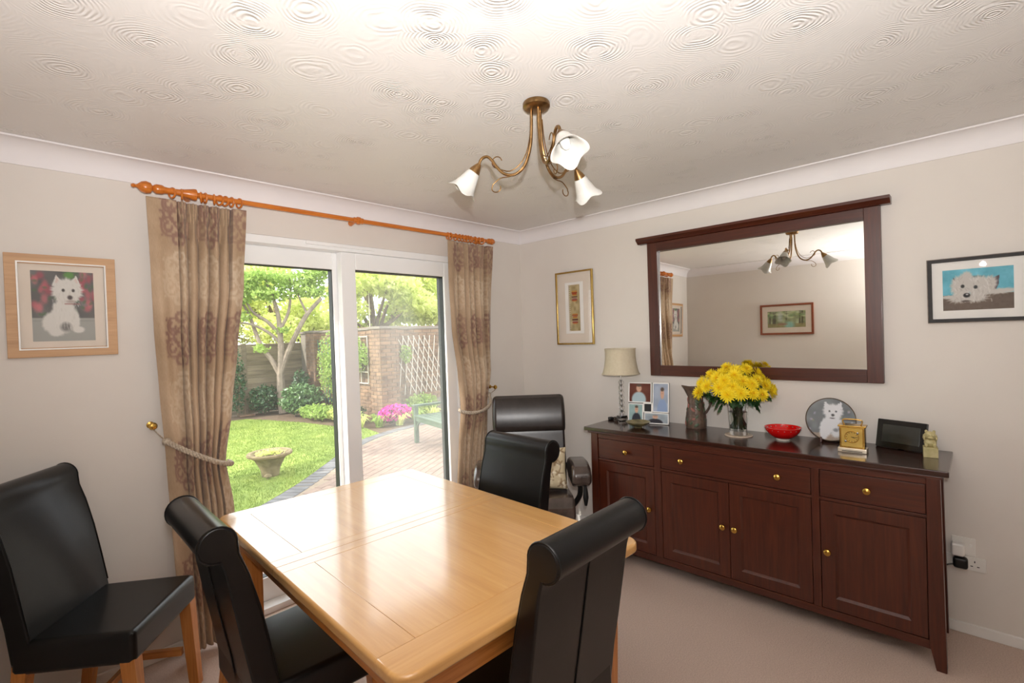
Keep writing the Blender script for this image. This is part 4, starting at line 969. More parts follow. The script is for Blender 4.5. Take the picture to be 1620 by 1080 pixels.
# sitting white terrier before red flowers
def dog_sitting():
    c = Canvas(100, 110, (92, 92, 92)); c.blotch(14, 6)
    for _ in range(26):
        x, y = random.choice([random.uniform(0, .3), random.uniform(.75, 1)]), random.uniform(.03, .6); c.ell(x, y, random.uniform(.03, .06), random.uniform(.03, .07), random.choice([(204, 92, 104), (216, 112, 120), (180, 70, 84)]), .5, 0, .7, .1)
    for _ in range(24): c.ell(random.uniform(.0, 1), random.uniform(0, .65), .035, .02, (74, 106, 70), .4, random.uniform(0, 3), .6)
    c.ell(.60, .06, .08, .05, (88, 150, 66), .3, 0, .9, .2)
    c.rect(0, .66, 1, 1, (170, 172, 166), .92); c.rect(0, .70, 1, .705, (120, 124, 118), .5)
    wh = (228, 226, 220)
    c.ell(.30, .72, .13, .14, wh, .15, .5, 1, .03); c.ell(.50, .62, .19, .24, wh, .12, 0, 1, .03); c.ell(.42, .72, .16, .18, wh, .15, 0, 1, .03)
    c.ell(.36, .86, .10, .06, wh, .2, 0, 1, .04); c.ell(.72, .83, .09, .045, wh, .2, 0, 1, .04); c.ell(.67, .70, .07, .15, wh, .2, 0, 1, .03)
    c.ell(.52, .79, .08, .06, (104, 102, 100), .4, 0, .9)
    c.poly([(.33, .22), (.40, .06), (.50, .18)], wh); c.poly([(.60, .18), (.71, .06), (.78, .22)], wh); c.poly([(.375, .18), (.41, .10), (.46, .18)], (222, 180, 172), .7); c.poly([(.64, .17), (.70, .10), (.745, .19)], (222, 180, 172), .7)
    c.ell(.56, .28, .24, .17, wh, .12, 0, 1, .05); c.ell(.56, .37, .16, .10, wh, .15, 0, 1, .05)
    fur(c, .32, .80, .15, .80, 130, [(238, 237, 232), (206, 204, 196), (216, 214, 206)], .04, mask=lambda x, y: (x-.54)**2/.05+(y-.35)**2/.05 < 1 or (x-.5)**2/.03+(y-.65)**2/.05 < 1)
    for x in (.50, .655): c.ell(x, .275, .024, .022, (44, 40, 40), .3)
    c.ell(.60, .375, .04, .03, (70, 60, 60), .3); c.ell(.61, .43, .07, .02, (160, 140, 132), .5, 0, .7); c.line([(.52, .465), (.75, .465)], .010, (150, 90, 88), .7)
    c.a = c.a*.82+np.array((168, 166, 162))*.18  # grey mixed into the print, painting the veil of reflection on its glass
    return c
picture('framed_dog_photo', 'pale wood framed photo of a sitting white terrier, left of the curtain', (-2.985, -.002, 1.712), 0, .358, .436, .040, .018, M['ashframe'], dog_sitting(), .203, .302, M['mount'])
last = [o for o in COL.objects if o.name == 'framed_dog_photo'][0]
# white inner slip of that frame
_s = frame_bars(.290, .374, .006, .021, M['white_gloss'], last, 'inner_slip'); 
# abstract textile in gilt frame
ct = Canvas(40, 90, (176, 160, 120)); ct.blotch(12, 6)
for y in (.22, .70):
    for dy, w_, col in ((-.07, .45, (190, 140, 70)), (-.04, .5, (150, 60, 40)), (-.015, .40, (168, 84, 44)), (.01, .34, (186, 148, 70)), (.05, .5, (96, 52, 46)), (.085, .42, (160, 120, 110)), (.11, .5, (160, 62, 46)), (.135, .36, (196, 138, 80))):
        ct.rect(.5-w_/2, y+dy-.012, .5+w_/2, y+dy+.012, col)
ct.rect(0, 0, .10, 1, (150, 140, 112), .6); ct.rect(.92, 0, 1, 1, (140, 130, 104), .6)
for k in range(22): ct.ell(.08, .03+k*.045, .04, .008, (226, 220, 200), .3)
gp = picture('gilt_framed_textile', 'narrow gilt framed textile picture above the recliner', (-.002, -.582, 1.716), -PI/2, .356, .584, .013, .022, M['gold_frame'], ct, .104, .365, M['mount'])
mount_board(.175, .408, .112, .372, -.0125, M['mount_w'], gp, name='inner_mount')
# resting terrier drawing
def dog_resting():
    c = Canvas(130, 100, (98, 178, 198)); c.blotch(7, 6); c.rect(0, .62, 1, 1, (104, 90, 80)); c.blotch(3, 30)
    wh = (196, 192, 186)
    c.ell(.45, .22, .16, .03, (70, 76, 76), .3, 0, .6); c.poly([(.16, .30), (.17, .20), (.24, .28)], (66, 60, 66)); c.poly([(.66, .55), (.70, .28), (.80, .21), (.79, .42), (.74, .58)], (84, 74, 80))
    c.ell(.80, .58, .24, .06, wh, .3, -.05, 1, .1); c.ell(.10, .66, .12, .04, wh, .3, 0, 1, .1)
    c.ell(.28, .42, .15, .26, wh, .15, 0, 1, .05); c.ell(.52, .44, .17, .24, wh, .15, 0, 1, .05); c.ell(.66, .42, .10, .2, wh, .2, .3, 1, .06); c.ell(.36, .22, .08, .14, wh, .2, 0, 1, .05)
    c.ell(.24, .70, .14, .10, wh, .3, 0, 1, .12); c.ell(.47, .70, .16, .10, wh, .3, 0, 1, .12)
    fur(c, .15, .70, .18, .78, 120, [(224, 222, 218), (164, 158, 152), (206, 202, 196)], .06, 1.5, .006)
    for x, y in ((.30, .42), (.48, .455)): c.ell(x, y, .027, .04, (40, 44, 44), .25)
    c.ell(.355, .635, .048, .052, (26, 24, 24), .2); c.ell(.36, .615, .02, .016, (190, 190, 190), .3)
    c.ell(.34, .77, .06, .02, (90, 80, 74), .4)
    return c
rp = picture('framed_dog_drawing', 'pewter framed drawing of a resting terrier on blue, right of the mirror', (-.002, -2.909, 1.6605), -PI/2, .352, .304, .016, .022, M['darkframe'], dog_resting(), .242, .194, M['mount_w'])
rp.rotation_euler = (math.radians(3.4), 0, -PI/2); rp.location.x -= .010; last.rotation_euler = (math.radians(1.6), 0, 0); last.location.y -= .007
frame_bars(.358, .310, .006, .018, M['pewter'], rp, 'outer_edge')
# woodland print on the left wall, seen in the mirror
wd = Canvas(110, 56, (120, 128, 96)); wd.blotch(16, 14)
for x, w_, y in ((.10, .02, .8), (.16, .02, .75), (.80, .025, .8), (.84, .018, .75), (.93, .02, .8), (.5, .01, .55)): wd.line([(x-.01, 0), (x, y)], w_, (66, 62, 50), .9)
for _ in range(70): wd.ell(random.random(), random.uniform(0, .4), .05, .06, random.choice([(104, 128, 84), (150, 160, 104), (84, 106, 74), (176, 184, 150)]), .5, 0, .5)
wd.ell(.66, .3, .06, .3, (170, 176, 184), .6, 0, .6); wd.rect(0, .75, 1, 1, (122, 112, 72), .7); wd.ell(.42, .85, .12, .2, (112, 156, 148), .4, 0, .9); wd.ell(.60, .78, .12, .07, (124, 92, 76), .4, 0, .8)
wd.a = np.clip(wd.a*1.15+14, 0, 255)
picture('framed_woodland_print', 'red-brown framed woodland print on the left wall, reflected in the mirror', (XL+.002, -1.225, 1.675), PI/2, .575, .365, .022, .02, M['redframe'], wd, .41, .195, M['mount'])

# ================================================================== CEILING LIGHT
CL = thing('ceiling_light', 'antique brass ceiling light with three frosted flower shades', 'lamp', (-1.75, -1.705, H))
MB().lathe([(.0001, -.030), (.030, -.030), (.045, -.026), (.052, -.018), (.052, -.006), (.048, 0), (.0001, 0)], 32).build('ceiling_rose', M['bronze'], CL)
vr = Vector((r2.x, r2.y, 0)).normalized(); vf = Vector((fw.x, fw.y, 0)).normalized()
def scroll(cx, cz, r0, a0, turns, n=16, shrink=.35): return [(cx+r0*(1-(1-shrink)*k/n)*math.cos(a0+turns*k/n), cz+r0*(1-(1-shrink)*k/n)*math.sin(a0+turns*k/n)) for k in range(n+1)]
for ang in (165, -75, 45):
    a = math.radians(ang); d = vr*math.cos(a)+vf*math.sin(a)
    def W3(r, z): return d*r+Vector((0, 0, z))
    path = [(.020, -.02), (.022, -.10), (.030, -.17), (.055, -.235), (.095, -.262), (.135, -.255), (.165, -.225), (.185, -.195), (.205, -.180), (.228, -.188), (.240, -.215)]
    arm = MB().tube([W3(*p) for p in path], .0058, 10, spline=5).build('arm', M['bronze'], CL)
    s1 = [(.024, -.06), (.030, -.12), (.045, -.18), (.075, -.225), (.115, -.245), (.150, -.235)]+[(.165+.020*math.cos(t), -.205+.022*math.sin(t)) for t in np.linspace(-1.2, 2.9, 9)]
    MB().tube([W3(r, z)+d.cross(Vector((0, 0, 1)))*.006 for r, z in s1], .0022, 6, spline=3).build('scroll', M['bronze'], arm)
    s2 = [(.060, -.240), (.085, -.262), (.115, -.270), (.150, -.272), (.180, -.292)]+[(.168+.018*math.cos(t), -.308+.016*math.sin(t)) for t in np.linspace(.7, -3.6, 8)]
    MB().tube([W3(r, z)-d.cross(Vector((0, 0, 1)))*.006 for r, z in s2], .0022, 6, spline=3).build('scroll', M['bronze'], arm)
    # cup and shade share one tilted axis
    ax = (d*.62+Vector((0, 0, -.78))).normalized(); q = Vector((0, 0, 1)).rotation_difference(ax).to_matrix().to_4x4(); o = W3(.238, -.208)
    MB().lathe([(.0001, -.004), (.008, -.004), (.012, .004), (.020, .022), (.024, .034), (.0001, .034)], 20, o, q).build('lamp_cup', M['bronze'], CL)
    nP, nR = 48, 14; prof = [(.022, .030), (.028, .045), (.033, .062), (.038, .080), (.043, .096), (.050, .110), (.059, .120)]
    v = []; f = []
    for side, off in ((0, 0), (1, -.0025)):
        for (r, z) in prof:
            k = max(0, (z-.085)/.035)
            for i in range(nP):
                t = 2*PI*i/nP; rr = r*(1+.10*k*math.cos(4*t+.5))+off; zz = z+.007*k*math.cos(4*t+.5); v.append(o+q.to_3x3() @ Vector((rr*math.cos(t), rr*math.sin(t), zz)))
    R = len(prof)
    for s_ in range(2):
        for j in range(R-1):
            for i in range(nP):
                A = s_*R*nP+j*nP+i; B = s_*R*nP+j*nP+(i+1) % nP; f.append((A, B, B+nP, A+nP) if not s_ else (A, A+nP, B+nP, B))
    for i in range(nP): A = (R-1)*nP+i; B = (R-1)*nP+(i+1) % nP; f.append((A, B, B+R*nP, A+R*nP))
    sh = MB().add(v, f).build('lamp_shade', M['shade_glass'], CL, smooth=60)
    MB().lathe([(.0001, .03), (.014, .032), (.017, .05), (.017, .075), (.012, .088), (.0001, .092)], 16, o, q).build('bulb', M['bulb'], CL)

# ================================================================== THINGS ON THE SIDEBOARD
# crystal table lamp
LP = thing('table_lamp', 'crystal stem table lamp with a cream flared shade on the sideboard', 'lamp', (-.13, -1.055, ZS), -.5)
MB().box((-.045, -.045, 0), (.045, .045, .028)).build('base', M['glass'], LP, bevel=.004); MB().box((-.028, -.028, .028), (.028, .028, .040)).build('plinth', M['chrome'], LP, bevel=.003)
for k in range(7): MB().sphere((0, 0, .058+k*.036), .0195, 12, (1, 1, .95)).build('crystal_ball', M['glass'], LP, smooth=20)
MB().tube([(0, 0, .04), (0, 0, .38)], .004, 8).build('stem', M['chrome'], LP)
for k in range(8): MB().lathe([(.0001, -.004), (.009, -.003), (.009, .003), (.0001, .004)], 12, (0, 0, .040+k*.036)).build('collar', M['chrome'], LP)
pr_ = [(.132, .335), (.128, .342), (.118, .375), (.110, .42), (.106, .46), (.106, .510), (.108, .517)]
MB().lathe(pr_+[(r-.003, z) for r, z in reversed(pr_)], 48, closed=True).build('lamp_shade', M['cream_shade'], LP)
for r, z in ((.1325, .337), (.1085, .515)): MB().tube([(r*math.cos(a), r*math.sin(a), z) for a in [2*PI*k/40 for k in range(40)]], .0028, 6, closed=True).build('shade_trim', M['cream_shade'], LP)
MB().box((-.07, .05, 0), (-.035, .085, .022)).build('cord_switch', M['black'], LP, bevel=.006)
# collage photo frame
def portrait(bg, shirt, skin=(206, 164, 140), hair=(90, 76, 66), n=36, m_=30, glasses=False, x=.5, y=.3):
    c = Canvas(n, m_, bg); c.blotch(10, 4); c.ell(x, y+.58, .32, .40, shirt, .1); c.ell(x, y, .12, .19, skin, .15); c.ell(x, y-.15, .115, .07, hair, .3)
    for s in (-1, 1): c.ell(x+s*.035, y-.01, .012, .014, (60, 44, 40), .3)
    return c
CF = thing('collage_frame', 'white collage frame of four photographs beside the crystal lamp', 'photo frame', (-.135, -1.262, ZS+.001)); ang = math.atan2(-.274, .065)
CF.rotation_euler = (math.radians(-9), 0, ang)
S2 = .278
MB().box((-S2/2, -.006, 0), (S2/2, .006, .28)).build('frame_board', M['black'], CF, smooth=0)
lay = [((0, .50), (.58, 1.0), portrait((96, 48, 34), (168, 188, 196), x=.45, y=.28)), ((.60, .28), (1.0, 1.0), portrait((158, 168, 186), (140, 160, 196), n=28, m_=46, x=.6, y=.36)), ((0, 0), (.38, .48), portrait((150, 176, 176), (50, 52, 60), n=30, m_=40, x=.55, y=.3)), ((.40, 0), (1.0, .27), portrait((156, 166, 174), (50, 48, 56), n=44, m_=28, x=.45, y=.35, hair=(150, 140, 130)))]
def sub_frame(x0, z0, x1, z1, t_=.007):
    b = MB(); b.box((x0, -.012, z0), (x0+t_, -.004, z1)); b.box((x1-t_, -.012, z0), (x1, -.004, z1)); b.box((x0, -.012, z0), (x1, -.004, z0+t_)); b.box((x0, -.012, z1-t_), (x1, -.004, z1)); return b.build('white_border', M['white_gloss'], CF, smooth=0)
for (a, b_), (c_, d_), cvs in lay:
    X0, X1, Z0, Z1 = -S2/2+a*S2, -S2/2+c_*S2, b_*.28, d_*.28; sub_frame(X0, Z0, X1, Z1)
    q = print_grid('photo', cvs, X1-X0-.012, Z1-Z0-.012, CF, -.0085); q.location = ((X0+X1)/2, 0, (Z0+Z1)/2)
sub_frame(-S2/2+.38*S2, .27*.28, -S2/2+.60*S2, .50*.28)
MB().box((-.02, .006, .0), (.02, .010, .2), Matrix.Rotation(math.radians(-16), 4, 'X')).build('strut', M['black'], CF, smooth=0)
# shallow dish
M['dish'] = mat_noise('olive_marbled_dish', (84, 82, 58), (146, 134, 96), 26, .3, coat=.4)
DS = thing('shallow_dish', 'olive brown marbled shallow dish in front of the collage frame', 'bowl', (-.275, -1.262, ZS))
MB().lathe([(.0001, 0), (.026, 0), (.028, .006), (.05, .014), (.072, .027), (.080, .037), (.077, .038), (.068, .030), (.045, .018), (.0001, .010)], 40).build('bowl', M['dish'], DS)
# carved jug
M['jug'] = mat_noise('mottled_brown_jug', (62, 46, 38), (110, 88, 72), 26, .55, .5, 60, coat=.2, bdist=.01)
M['jug_leaf'] = mat_noise('jug_relief_green', (58, 78, 58), (88, 100, 74), 40, .5); M['jug_flower'] = mat_noise('jug_relief_pink', (140, 84, 76), (164, 110, 98), 40, .5)
JG = thing('relief_jug', 'mottled brown jug with relief leaves and branch handle, beside the flowers', 'jug', (-.085, -1.575, ZS), -.9)
pj = [(.0001, 0), (.060, 0), (.063, .01), (.064, .05), (.058, .10), (.048, .15), (.044, .19), (.046, .22), (.050, .245)]
v = []; f = []; nJ = 36; full = pj+[(.056, .262), (.053, .262), (.046, .235), (.040, .20), (.0001, .195)]
for j, (r, z) in enumerate(full):
    for i in range(nJ):
        t = 2*PI*i/nJ; k = max(0, (z-.20)/.06) if j < len(full)-1 else 0; sp = max(0, math.cos(t))**6
        rr = r*(1+.05*math.sin(5*t+z*60)*(.02 < z < .24))+.030*k*sp; v.append((rr*math.cos(t), rr*math.sin(t), z+.012*k*sp))
for j in range(len(full)-1):
    for i in range(nJ): f.append((j*nJ+i, j*nJ+(i+1) % nJ, (j+1)*nJ+(i+1) % nJ, (j+1)*nJ+i))
MB().add(v, f).build('body', M['jug'], JG)
JG.rotation_euler = (0, 0, math.radians(115))
MB().tube([(-.043, 0, .205), (-.075, 0, .215), (-.098, 0, .19), (-.085, 0, .14), (-.066, 0, .105), (-.056, 0, .09)], [.007, .009, .008, .007, .008, .006], 8, spline=5).build('handle', M['jug'], JG)
for k in range(46):
    t = random.uniform(0, 2*PI); z = random.uniform(.02, .23); r = .065-.02*min(1, z/.17)+.0015; 
    q = Matrix.Translation((r*math.cos(t), r*math.sin(t), z)) @ Matrix.Rotation(t, 4, 'Z') @ Matrix.Rotation(random.uniform(-1, 1), 4, 'X')
    MB().sphere((0, 0, 0), .013, 8, (.4, .7, 1.4)).build('relief', M['jug_leaf'] if k % 3 else M['jug_flower'], JG).matrix_local = q
# coaster, vase, water, chrysanthemums
VX, VY = -.185, -1.872
co = MB().lathe([(.0001, 0), (.075, 0), (.077, .003), (.075, .006), (.0001, .006)], 40, (VX, VY, ZS)).build('coaster', M['coaster']); tag(co, 'round pale coaster beneath the glass vase', 'coaster')
VS = thing('glass_vase', 'clear glass vase of water holding yellow chrysanthemums', 'vase', (VX, VY, ZS+.0065))
MB().lathe([(.0001, 0), (.046, 0), (.048, .004), (.050, .06), (.056, .16), (.064, .215), (.0615, .215), (.0535, .16), (.0475, .06), (.045, .024), (.0001, .022)], 40).build('glass_body', M['glass'], VS)
MB().lathe([(.0001, .0225), (.0440, .0245), (.0465, .06), (.0507, .135), (.0001, .135)], 40).build('water', M['water'], VS)
def mum_mesh():
    v = []; f = []
    for L, n, r, tilt, z in ((0, 18, .040, -.12, 0), (1, 17, .037, .22, .002), (2, 15, .032, .52, .004), (3, 12, .024, .85, .006), (4, 9, .015, 1.15, .007)):
        for k in range(n):
            a = 2*PI*(k+.5*L)/n+random.uniform(-.08, .08); rr = r*random.uniform(.9, 1.08); w = .0042*(1-.1*L); t = tilt+random.uniform(-.1, .1)
            d = Vector((math.cos(a)*math.cos(t), math.sin(a)*math.cos(t), math.sin(t))); s = Vector((-math.sin(a), math.cos(a), 0)); n_ = s.cross(d)*-.0015
            b0 = Vector((0, 0, z)); i0 = len(v)
            v += [b0+d*.004-s*w*.5, b0+d*.004+s*w*.5, b0+d*rr*.65+s*w, b0+d*rr*.65-s*w, b0+d*rr+s*w*.35+Vector((0, 0, .002)), b0+d*rr-s*w*.35+Vector((0, 0, .002)), b0+d*rr*.6+n_]
            f += [(i0, i0+1, i0+2, i0+6), (i0, i0+6, i0+3), (i0+6, i0+2, i0+4), (i0+6, i0+4, i0+5), (i0+6, i0+5, i0+3)]
    return v, f
mv = [mum_mesh() for _ in range(3)]; mes = []
for v, f in mv:
    me = bpy.data.meshes.new('flower_head'); me.from_pydata([tuple(p) for p in v], [], f); me.materials.append(M['yellow']); mes.append(me)
eye = MB().sphere((0, 0, .008), .006, 8, (1, 1, .6)).build('flower_eye', M['yellow_eye']); eme = eye.data; bpy.data.objects.remove(eye)
def cleaf_mesh():
    half = [(0, 0), (.010, .004), (.016, .014), (.011, .018), (.020, .028), (.013, .032), (.017, .044), (.009, .046), (.0, .060)]
    pts = half+[(-x, y) for x, y in reversed(half[1:-1])]; n = len(pts)
    v = [(x, y, -.012*(y/.06)**2-abs(x)*.25) for x, y in pts]+[(0, .03, -.001)]; f = [(i, (i+1) % n, n) for i in range(n)]
    me = bpy.data.meshes.new('leaf'); me.from_pydata(v, [], f); me.materials.append(M['cleaf']); return me
lme = cleaf_mesh()
CT = Vector((VX, VY, ZS))
vr3 = Vector((r2.x, r2.y, 0)).normalized()
cnt = 0; heads = []
tries = 0
while len(heads) < 36 and tries < 6000:
    tries += 1; a = random.uniform(0, 2*PI); rr = math.sqrt(random.random())*.21; z = .405-2.6*rr*rr+random.uniform(-.03, .015)
    p = vr3*(rr*math.cos(a))+vf*(rr*math.sin(a)*.62)-vr3*.015+Vector((0, 0, z-.01))
    if p.x+VX > -.06: continue
    if all((p-q).length > .052 for q in heads): heads.append(p)
_sx = [q.dot(vr3) for q in heads]; _sz = [q.z for q in heads]; _fr = [q.dot(vf) for q in heads]
_un = {_sx.index(min(_sx)): 'leftmost yellow chrysanthemum of the bunch, hanging over the jug', _sx.index(max(_sx)): 'rightmost yellow chrysanthemum of the bunch, towards the red bowl'}
_un.setdefault(_sz.index(max(_sz)), 'topmost yellow chrysanthemum of the bunch, against the mirror'); _un.setdefault(_fr.index(min(_fr)), 'yellow chrysanthemum pushed furthest forward, low over the vase rim')
for hi, p in enumerate(heads):
    t = thing('chrysanthemum', _un.get(hi, 'yellow chrysanthemum within the dense middle of the bunch in the glass vase'), 'flower', CT+p, 0, 'yellow chrysanthemums in the glass vase')
    out = (Vector((p.x, p.y, 0))*1.3+Vector((0, 0, .10))-vf*.06).normalized(); q = Vector((0, 0, 1)).rotation_difference(out)
    h_ = piece(random.choice(mes), 'flower_head', t); h_.rotation_euler = (q.to_matrix().to_4x4() @ Matrix.Rotation(random.uniform(0, 6), 4, 'Z')).to_euler(); sc = random.uniform(1.02, 1.28); h_.scale = (sc, sc, sc)
    e_ = piece(eme, 'eye', h_)
    foot = Vector((random.uniform(-.025, .025), random.uniform(-.025, .025), .04)); neck = Vector((p.x*.22+random.uniform(-.012, .012), p.y*.22+random.uniform(-.012, .012), .21))
    if neck.xy.length > .045: neck.xy = neck.xy.normalized()*.045
    foot.x -= p.x*.08; foot.y -= p.y*.08
    MB().tube([Vector((0, 0, 0)), neck.lerp(p, .55)-p+Vector((0, 0, .01)), neck-p, foot-p], .0024, 6, spline=5).build('stem', M['stem'], t)
    for k in range(4):
        l0 = neck.lerp(p, random.uniform(.15, .8))-p; o = piece(lme, 'leaf', t, l0, (random.uniform(-1.1, -.2), random.uniform(-.4, .4), random.uniform(0, 2*PI)))
for a, z, s in ((-.1, .17, 1.4), (.3, .20, 1.3), (3.3, .20, 1.5), (3.0, .16, 1.1), (.0, .235, 1.2), (2.6, .24, 1.2)):
    d = vr3*math.cos(a)-vf*math.sin(a)*.5; st = CT+d*.064+Vector((0, 0, z+.03))
    t = thing('chrysanthemum_leaf', {-.1: 'lobed leaf drooping low at the right of the vase', .3: 'lobed leaf right of the vase, turned to the viewer', 3.3: 'lobed leaf stretching behind left of the vase', 3.0: 'lobed leaf drooping at the left of the vase', .0: 'small lobed leaf high at the right under the flowers', 2.6: 'small lobed leaf high at the left under the flowers'}[a], 'leaf', st, 0, 'leaves drooping over the vase rim')
    MB().tube([(0, 0, 0), d*.02+Vector((0, 0, .004)), d*.035+Vector((0, 0, -.006))], .0015, 5, spline=3).build('stalk', M['stem'], t)
    o = piece(lme, 'leaf', t, d*.033); o.scale = (s, s, s); o.rotation_euler = (-.9, 0, math.atan2(d.y, d.x)-PI/2)
# red bowl
RB = thing('red_bowl', 'glossy red bowl with a silver rim pattern on the sideboard', 'bowl', (-.165, -2.105, ZS))
MB().lathe([(.0001, .0), (.034, 0), (.036, .008), (.0001, .008)], 36).build('foot', M['white_cer'], RB)
MB().lathe([(.030, .008), (.045, .012), (.070, .030), (.088, .054), (.094, .072), (.091, .072), (.083, .052), (.062, .030), (.035, .018), (.0001, .015)], 48).build('bowl', M['red_bowl'], RB)
for k in range(18):
    a = 2*PI*k/18; MB().sphere((.0862*math.cos(a), .0862*math.sin(a), .060), .005, 8, (1, 1, .6)).build('rim_bead', M['chrome'], RB)
# collector's plate with terrier on a stand
def plate_art():
    c = Canvas(96, 96, (92, 96, 98)); c.blotch(16, 6); c.rect(0, .28, 1, .42, (86, 96, 98), .4)
    for _ in range(50): c.ell(random.random(), random.uniform(.2, .9), .03, .02, random.choice([(164, 150, 176), (128, 130, 100), (176, 172, 180), (92, 92, 96)]), .4, random.uniform(0, 3), .7)
    c.rect(0, .82, 1, 1, (170, 140, 112), .7); wh = (206, 206, 210)
    c.ell(.42, .66, .14, .25, wh, .12, .3, 1, .04); c.ell(.36, .82, .08, .16, wh, .15, .1, 1, .03); c.ell(.58, .58, .16, .14, wh, .15, 0, 1, .06); c.ell(.60, .80, .10, .11, (200, 200, 204), .3, 0, 1, .1); c.ell(.60, .74, .05, .04, (120, 120, 124), .4)
    c.poly([(.37, .22), (.39, .06), (.49, .18)], wh); c.poly([(.61, .18), (.72, .07), (.74, .26)], wh); c.ell(.55, .30, .20, .17, wh, .15, 0, 1, .05); c.ell(.55, .42, .14, .10, wh, .2, 0, 1, .07)
    for x in (.48, .61): c.ell(x, .30, .022, .020, (40, 40, 44), .3)
    c.ell(.545, .39, .032, .030, (36, 34, 36), .3); c.ell(.53, .465, .05, .014, (70, 60, 64), .4)
    return c
PLT = thing('collector_plate', 'round picture plate of a white terrier, propped on a small stand', 'plate', (-.085, -2.320, ZS+.122)); PLT.rotation_euler = (math.radians(-12), 0, math.radians(-80))
RP = .116
ca_ = plate_art(); n1, n2 = 34, 110; v = []; col = []
for j in range(n1):
    for i in range(n2):
        r = RP*.965*j/(n1-1); a = 2*PI*i/n2; x, z = r*math.cos(a), r*math.sin(a); v.append((x, -.004-.0*r, z)); ix = int(np.clip((x/RP*.5/.97+.5)*95, 0, 95)); iz = int(np.clip((.5-z/RP*.5/.97)*95, 0, 95)); col.append(ca_.a[iz, ix])
f = [(j*n2+i, j*n2+(i+1) % n2, (j+1)*n2+(i+1) % n2, (j+1)*n2+i) for j in range(n1-1) for i in range(n2)]
M['glaze_print'] = mat_vcol('glazed_plate_print', .4, spec=.3)
me = bpy.data.meshes.new('plate_picture'); me.from_pydata(v, [], f); set_col(me, np.array(col)); finish('plate_picture', me, M['glaze_print'], PLT, 0)
rx = Matrix.Rotation(PI/2, 4, 'X')
M['plate_rim'] = mat_noise('dark_gilt_plate_rim', (84, 70, 58), (120, 100, 80), 30, .2, metallic=.3)
MB().lathe([(.0001, -.006), (RP*.6, -.006), (RP, -.001), (RP+.001, .003), (RP*.985, .0055), (RP*.96, .0035), (.0001, .0035)], 60, (0, 0, 0), rx).build('rim', M['plate_rim'], PLT)
PS = thing('plate_stand', 'small dark wooden stand holding the terrier plate', 'stand', (-.085, -2.320, ZS), math.radians(-80))
for s in (-1, 1): MB().tube([(s*.045, -.032, .030), (s*.045, -.038, .006), (s*.045, .0, .006), (s*.045, .045, .006), (s*.03, .030, .09)], .005, 8).build('prong', M['mah_z'], PS)
MB().box((-.05, .030, .0), (.05, .040, .012)).build('crossbar', M['mah_y'], PS, bevel=.002)
# carriage clock
CK = thing('carriage_clock', 'small brass carriage clock with a top handle, in front of the plate', 'clock', (-.262, -2.447, ZS), math.radians(-88))
M['clock_dial'] = mat_noise('brass_dial', (206, 170, 84), (222, 190, 110), 10, .35, metallic=.7); M['base_silver'] = mat_noise('pale_gilt_base', (226, 212, 190), (238, 226, 206), 20, .25, metallic=.5)
MB().box((-.060, -.036, 0), (.060, .036, .022)).build('base', M['base_silver'], CK, bevel=.004); MB().box((-.042, -.0375, .006), (.042, -.034, .009)).build('slot', M['black_hole'], CK, smooth=0)
MB().box((-.052, -.030, .022), (.052, .030, .126)).build('case', M['brass'], CK, bevel=.003)
MB().box((-.058, -.035, .126), (.058, .035, .134)).build('cornice', M['brass'], CK, bevel=.002)
MB().box((-.043, -.0315, .030), (.043, -.0295, .120)).build('dial_plate', M['clock_dial'], CK, smooth=0)
MB().lathe([(.026, -.0), (.030, .001), (.030, .003), (.026, .003)], 40, (0, -.0312, .078), rx, closed=True).build('dial_ring', M['brass'], CK)
for k in range(12):
    a = 2*PI*k/12; MB().box((-.001, -.0335, .020), (.001, -.0325, .025), Matrix.Translation((0, 0, .078)) @ Matrix.Rotation(a, 4, 'Y')).build('hour_mark', M['black_hole'], CK, smooth=0)
for a, L in ((2.0, .015), (1.62, .021)): MB().box((-.0009, -.0345, -.003), (.0009, -.0338, L), Matrix.Translation((0, 0, .078)) @ Matrix.Rotation(a, 4, 'Y')).build('clock_hand', M['black_hole'], CK, smooth=0)
for sx_, sz_ in ((.024, .026), (-.026, -.028)): MB().sphere((sx_, -.033, .078+sz_*.8), .006, 10, (1, .5, 1)).build('boss', M['chrome'], CK)
MB().tube([(-.034, 0, .134), (-.040, 0, .148), (-.032, 0, .160), (.032, 0, .160), (.040, 0, .148), (.034, 0, .134)], .003, 8, spline=4).build('handle', M['brass'], CK)
# digital photo frame
DF = thing('digital_photo_frame', 'black digital photo frame leaning back at the right end of the sideboard', 'photo frame', (-.095, -2.618, ZS+.001)); DF.rotation_euler = (math.radians(-14), 0, math.atan2(-.194, -.063)+0)
aDF = math.atan2(-.194, -.063); DF.rotation_euler = (math.radians(-14), 0, aDF)
M['screen'] = mat_noise('dark_grey_screen', (44, 46, 44), (58, 60, 56), 6, .12)
MB().box((-.106, -.012, 0), (.106, .004, .142)).build('body', M['black_gloss'], DF, bevel=.003); MB().box((-.080, -.0135, .028), (.080, -.0118, .116)).build('screen', M['screen'], DF, smooth=0)
MB().box((-.012, .004, .0), (.012, .008, .11), Matrix.Rotation(math.radians(-18), 4, 'X')).build('prop', M['black'], DF, smooth=0)
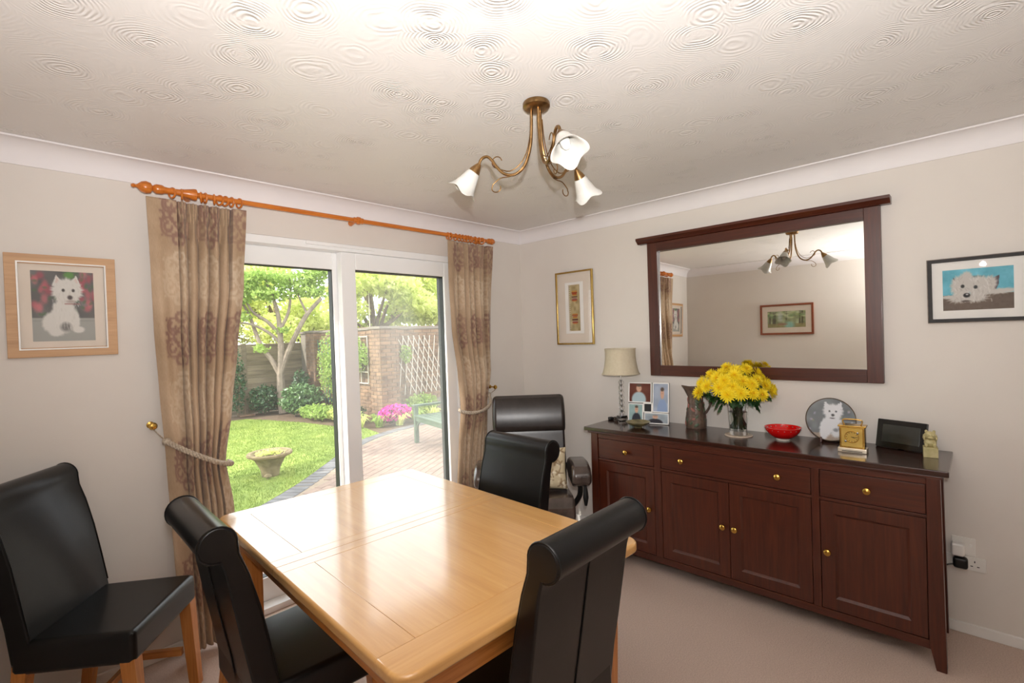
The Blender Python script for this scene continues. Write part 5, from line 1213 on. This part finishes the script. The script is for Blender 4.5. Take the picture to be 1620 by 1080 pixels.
# carved soapstone figurine
M['soap'] = mat_noise('yellow_soapstone', (176, 164, 112), (206, 194, 146), 30, .5, .5, 90, bdist=.004)
FG = thing('stone_figurine', 'small pale yellow carved stone figurine at the right end of the sideboard', 'figurine', (-.180, -2.738, ZS), math.radians(-84))
MB().box((-.027, -.027, 0), (.027, .027, .048)).build('plinth', M['soap'], FG, bevel=.002)
b = MB(); b.sphere((0, .004, .066), .024, 14, (1, .95, 1)); b.sphere((0, -.006, .100), .021, 14, (1.05, .95, 1)); b.sphere((0, -.024, .094), .011, 10, (1.2, .8, .7))
for s in (-1, 1): b.sphere((s*.014, 0, .118), .008, 10, (.8, .8, 1)); b.sphere((s*.015, -.018, .056), .009, 10, (.8, 1, 1.3)); b.sphere((s*.009, -.026, .104), .0045, 8); b.sphere((s*.021, -.004, .088), .010, 8, (.6, 1, 1.2))
for k in range(9): a = k/8*PI; b.sphere((.021*math.cos(a), .012, .088+.022*math.sin(a)), .007, 8)
b.build('carving', M['soap'], FG, smooth=60)
_ = FG

# ================================================================== SOCKETS
SK1 = thing('wall_socket', 'grey-white switched wall socket, upper of the pair by the sideboard', 'socket', (0, -2.842, .424))
MB().box((-.008, -.043, -.043), (0, .043, .043)).build('faceplate', M['plastic_w'], SK1, bevel=.003); MB().box((-.0105, -.030, .000), (-.007, -.022, .014)).build('switch', M['white_gloss'], SK1, bevel=.001)
SK2 = thing('wall_socket', 'white double wall socket, lower of the pair by the sideboard', 'socket', (0, -2.848, .345))
MB().box((-.009, -.073, -.033), (0, .073, .033)).build('faceplate', M['plastic_w'], SK2, bevel=.003)
for y, z, w_, h_ in ((-.033, .012, .004, .009), (-.022, -.010, .009, .004), (-.045, -.010, .009, .004)): MB().box((-.0095, y-w_/2, z-h_/2), (-.0088, y+w_/2, z+h_/2)).build('pin_hole', M['black_hole'], SK2, smooth=0)
PG = thing('plug_adaptor', 'white plug adaptor pushed into the upper wall socket', 'plug', (-.0082, -2.822, .415)); MB().box((-.05, -.026, -.030), (0, .024, .030)).build('body', M['white_gloss'], PG, bevel=.010, seg=4)
PG2 = thing('plug', 'black mains plug with cable in the lower wall socket', 'plug', (-.0092, -2.830, .350))
MB().box((-.042, -.028, -.026), (0, .026, .026)).build('body', M['black'], PG2, bevel=.012, seg=4); MB().tube([(-.03, .02, -.01), (-.04, .05, -.02), (-.035, .075, -.06), (-.03, .09, -.16), (-.02, .085, -.25), (-.018, .10, -.345)], .0035, 6, spline=5).build('cable', M['black'], PG2)
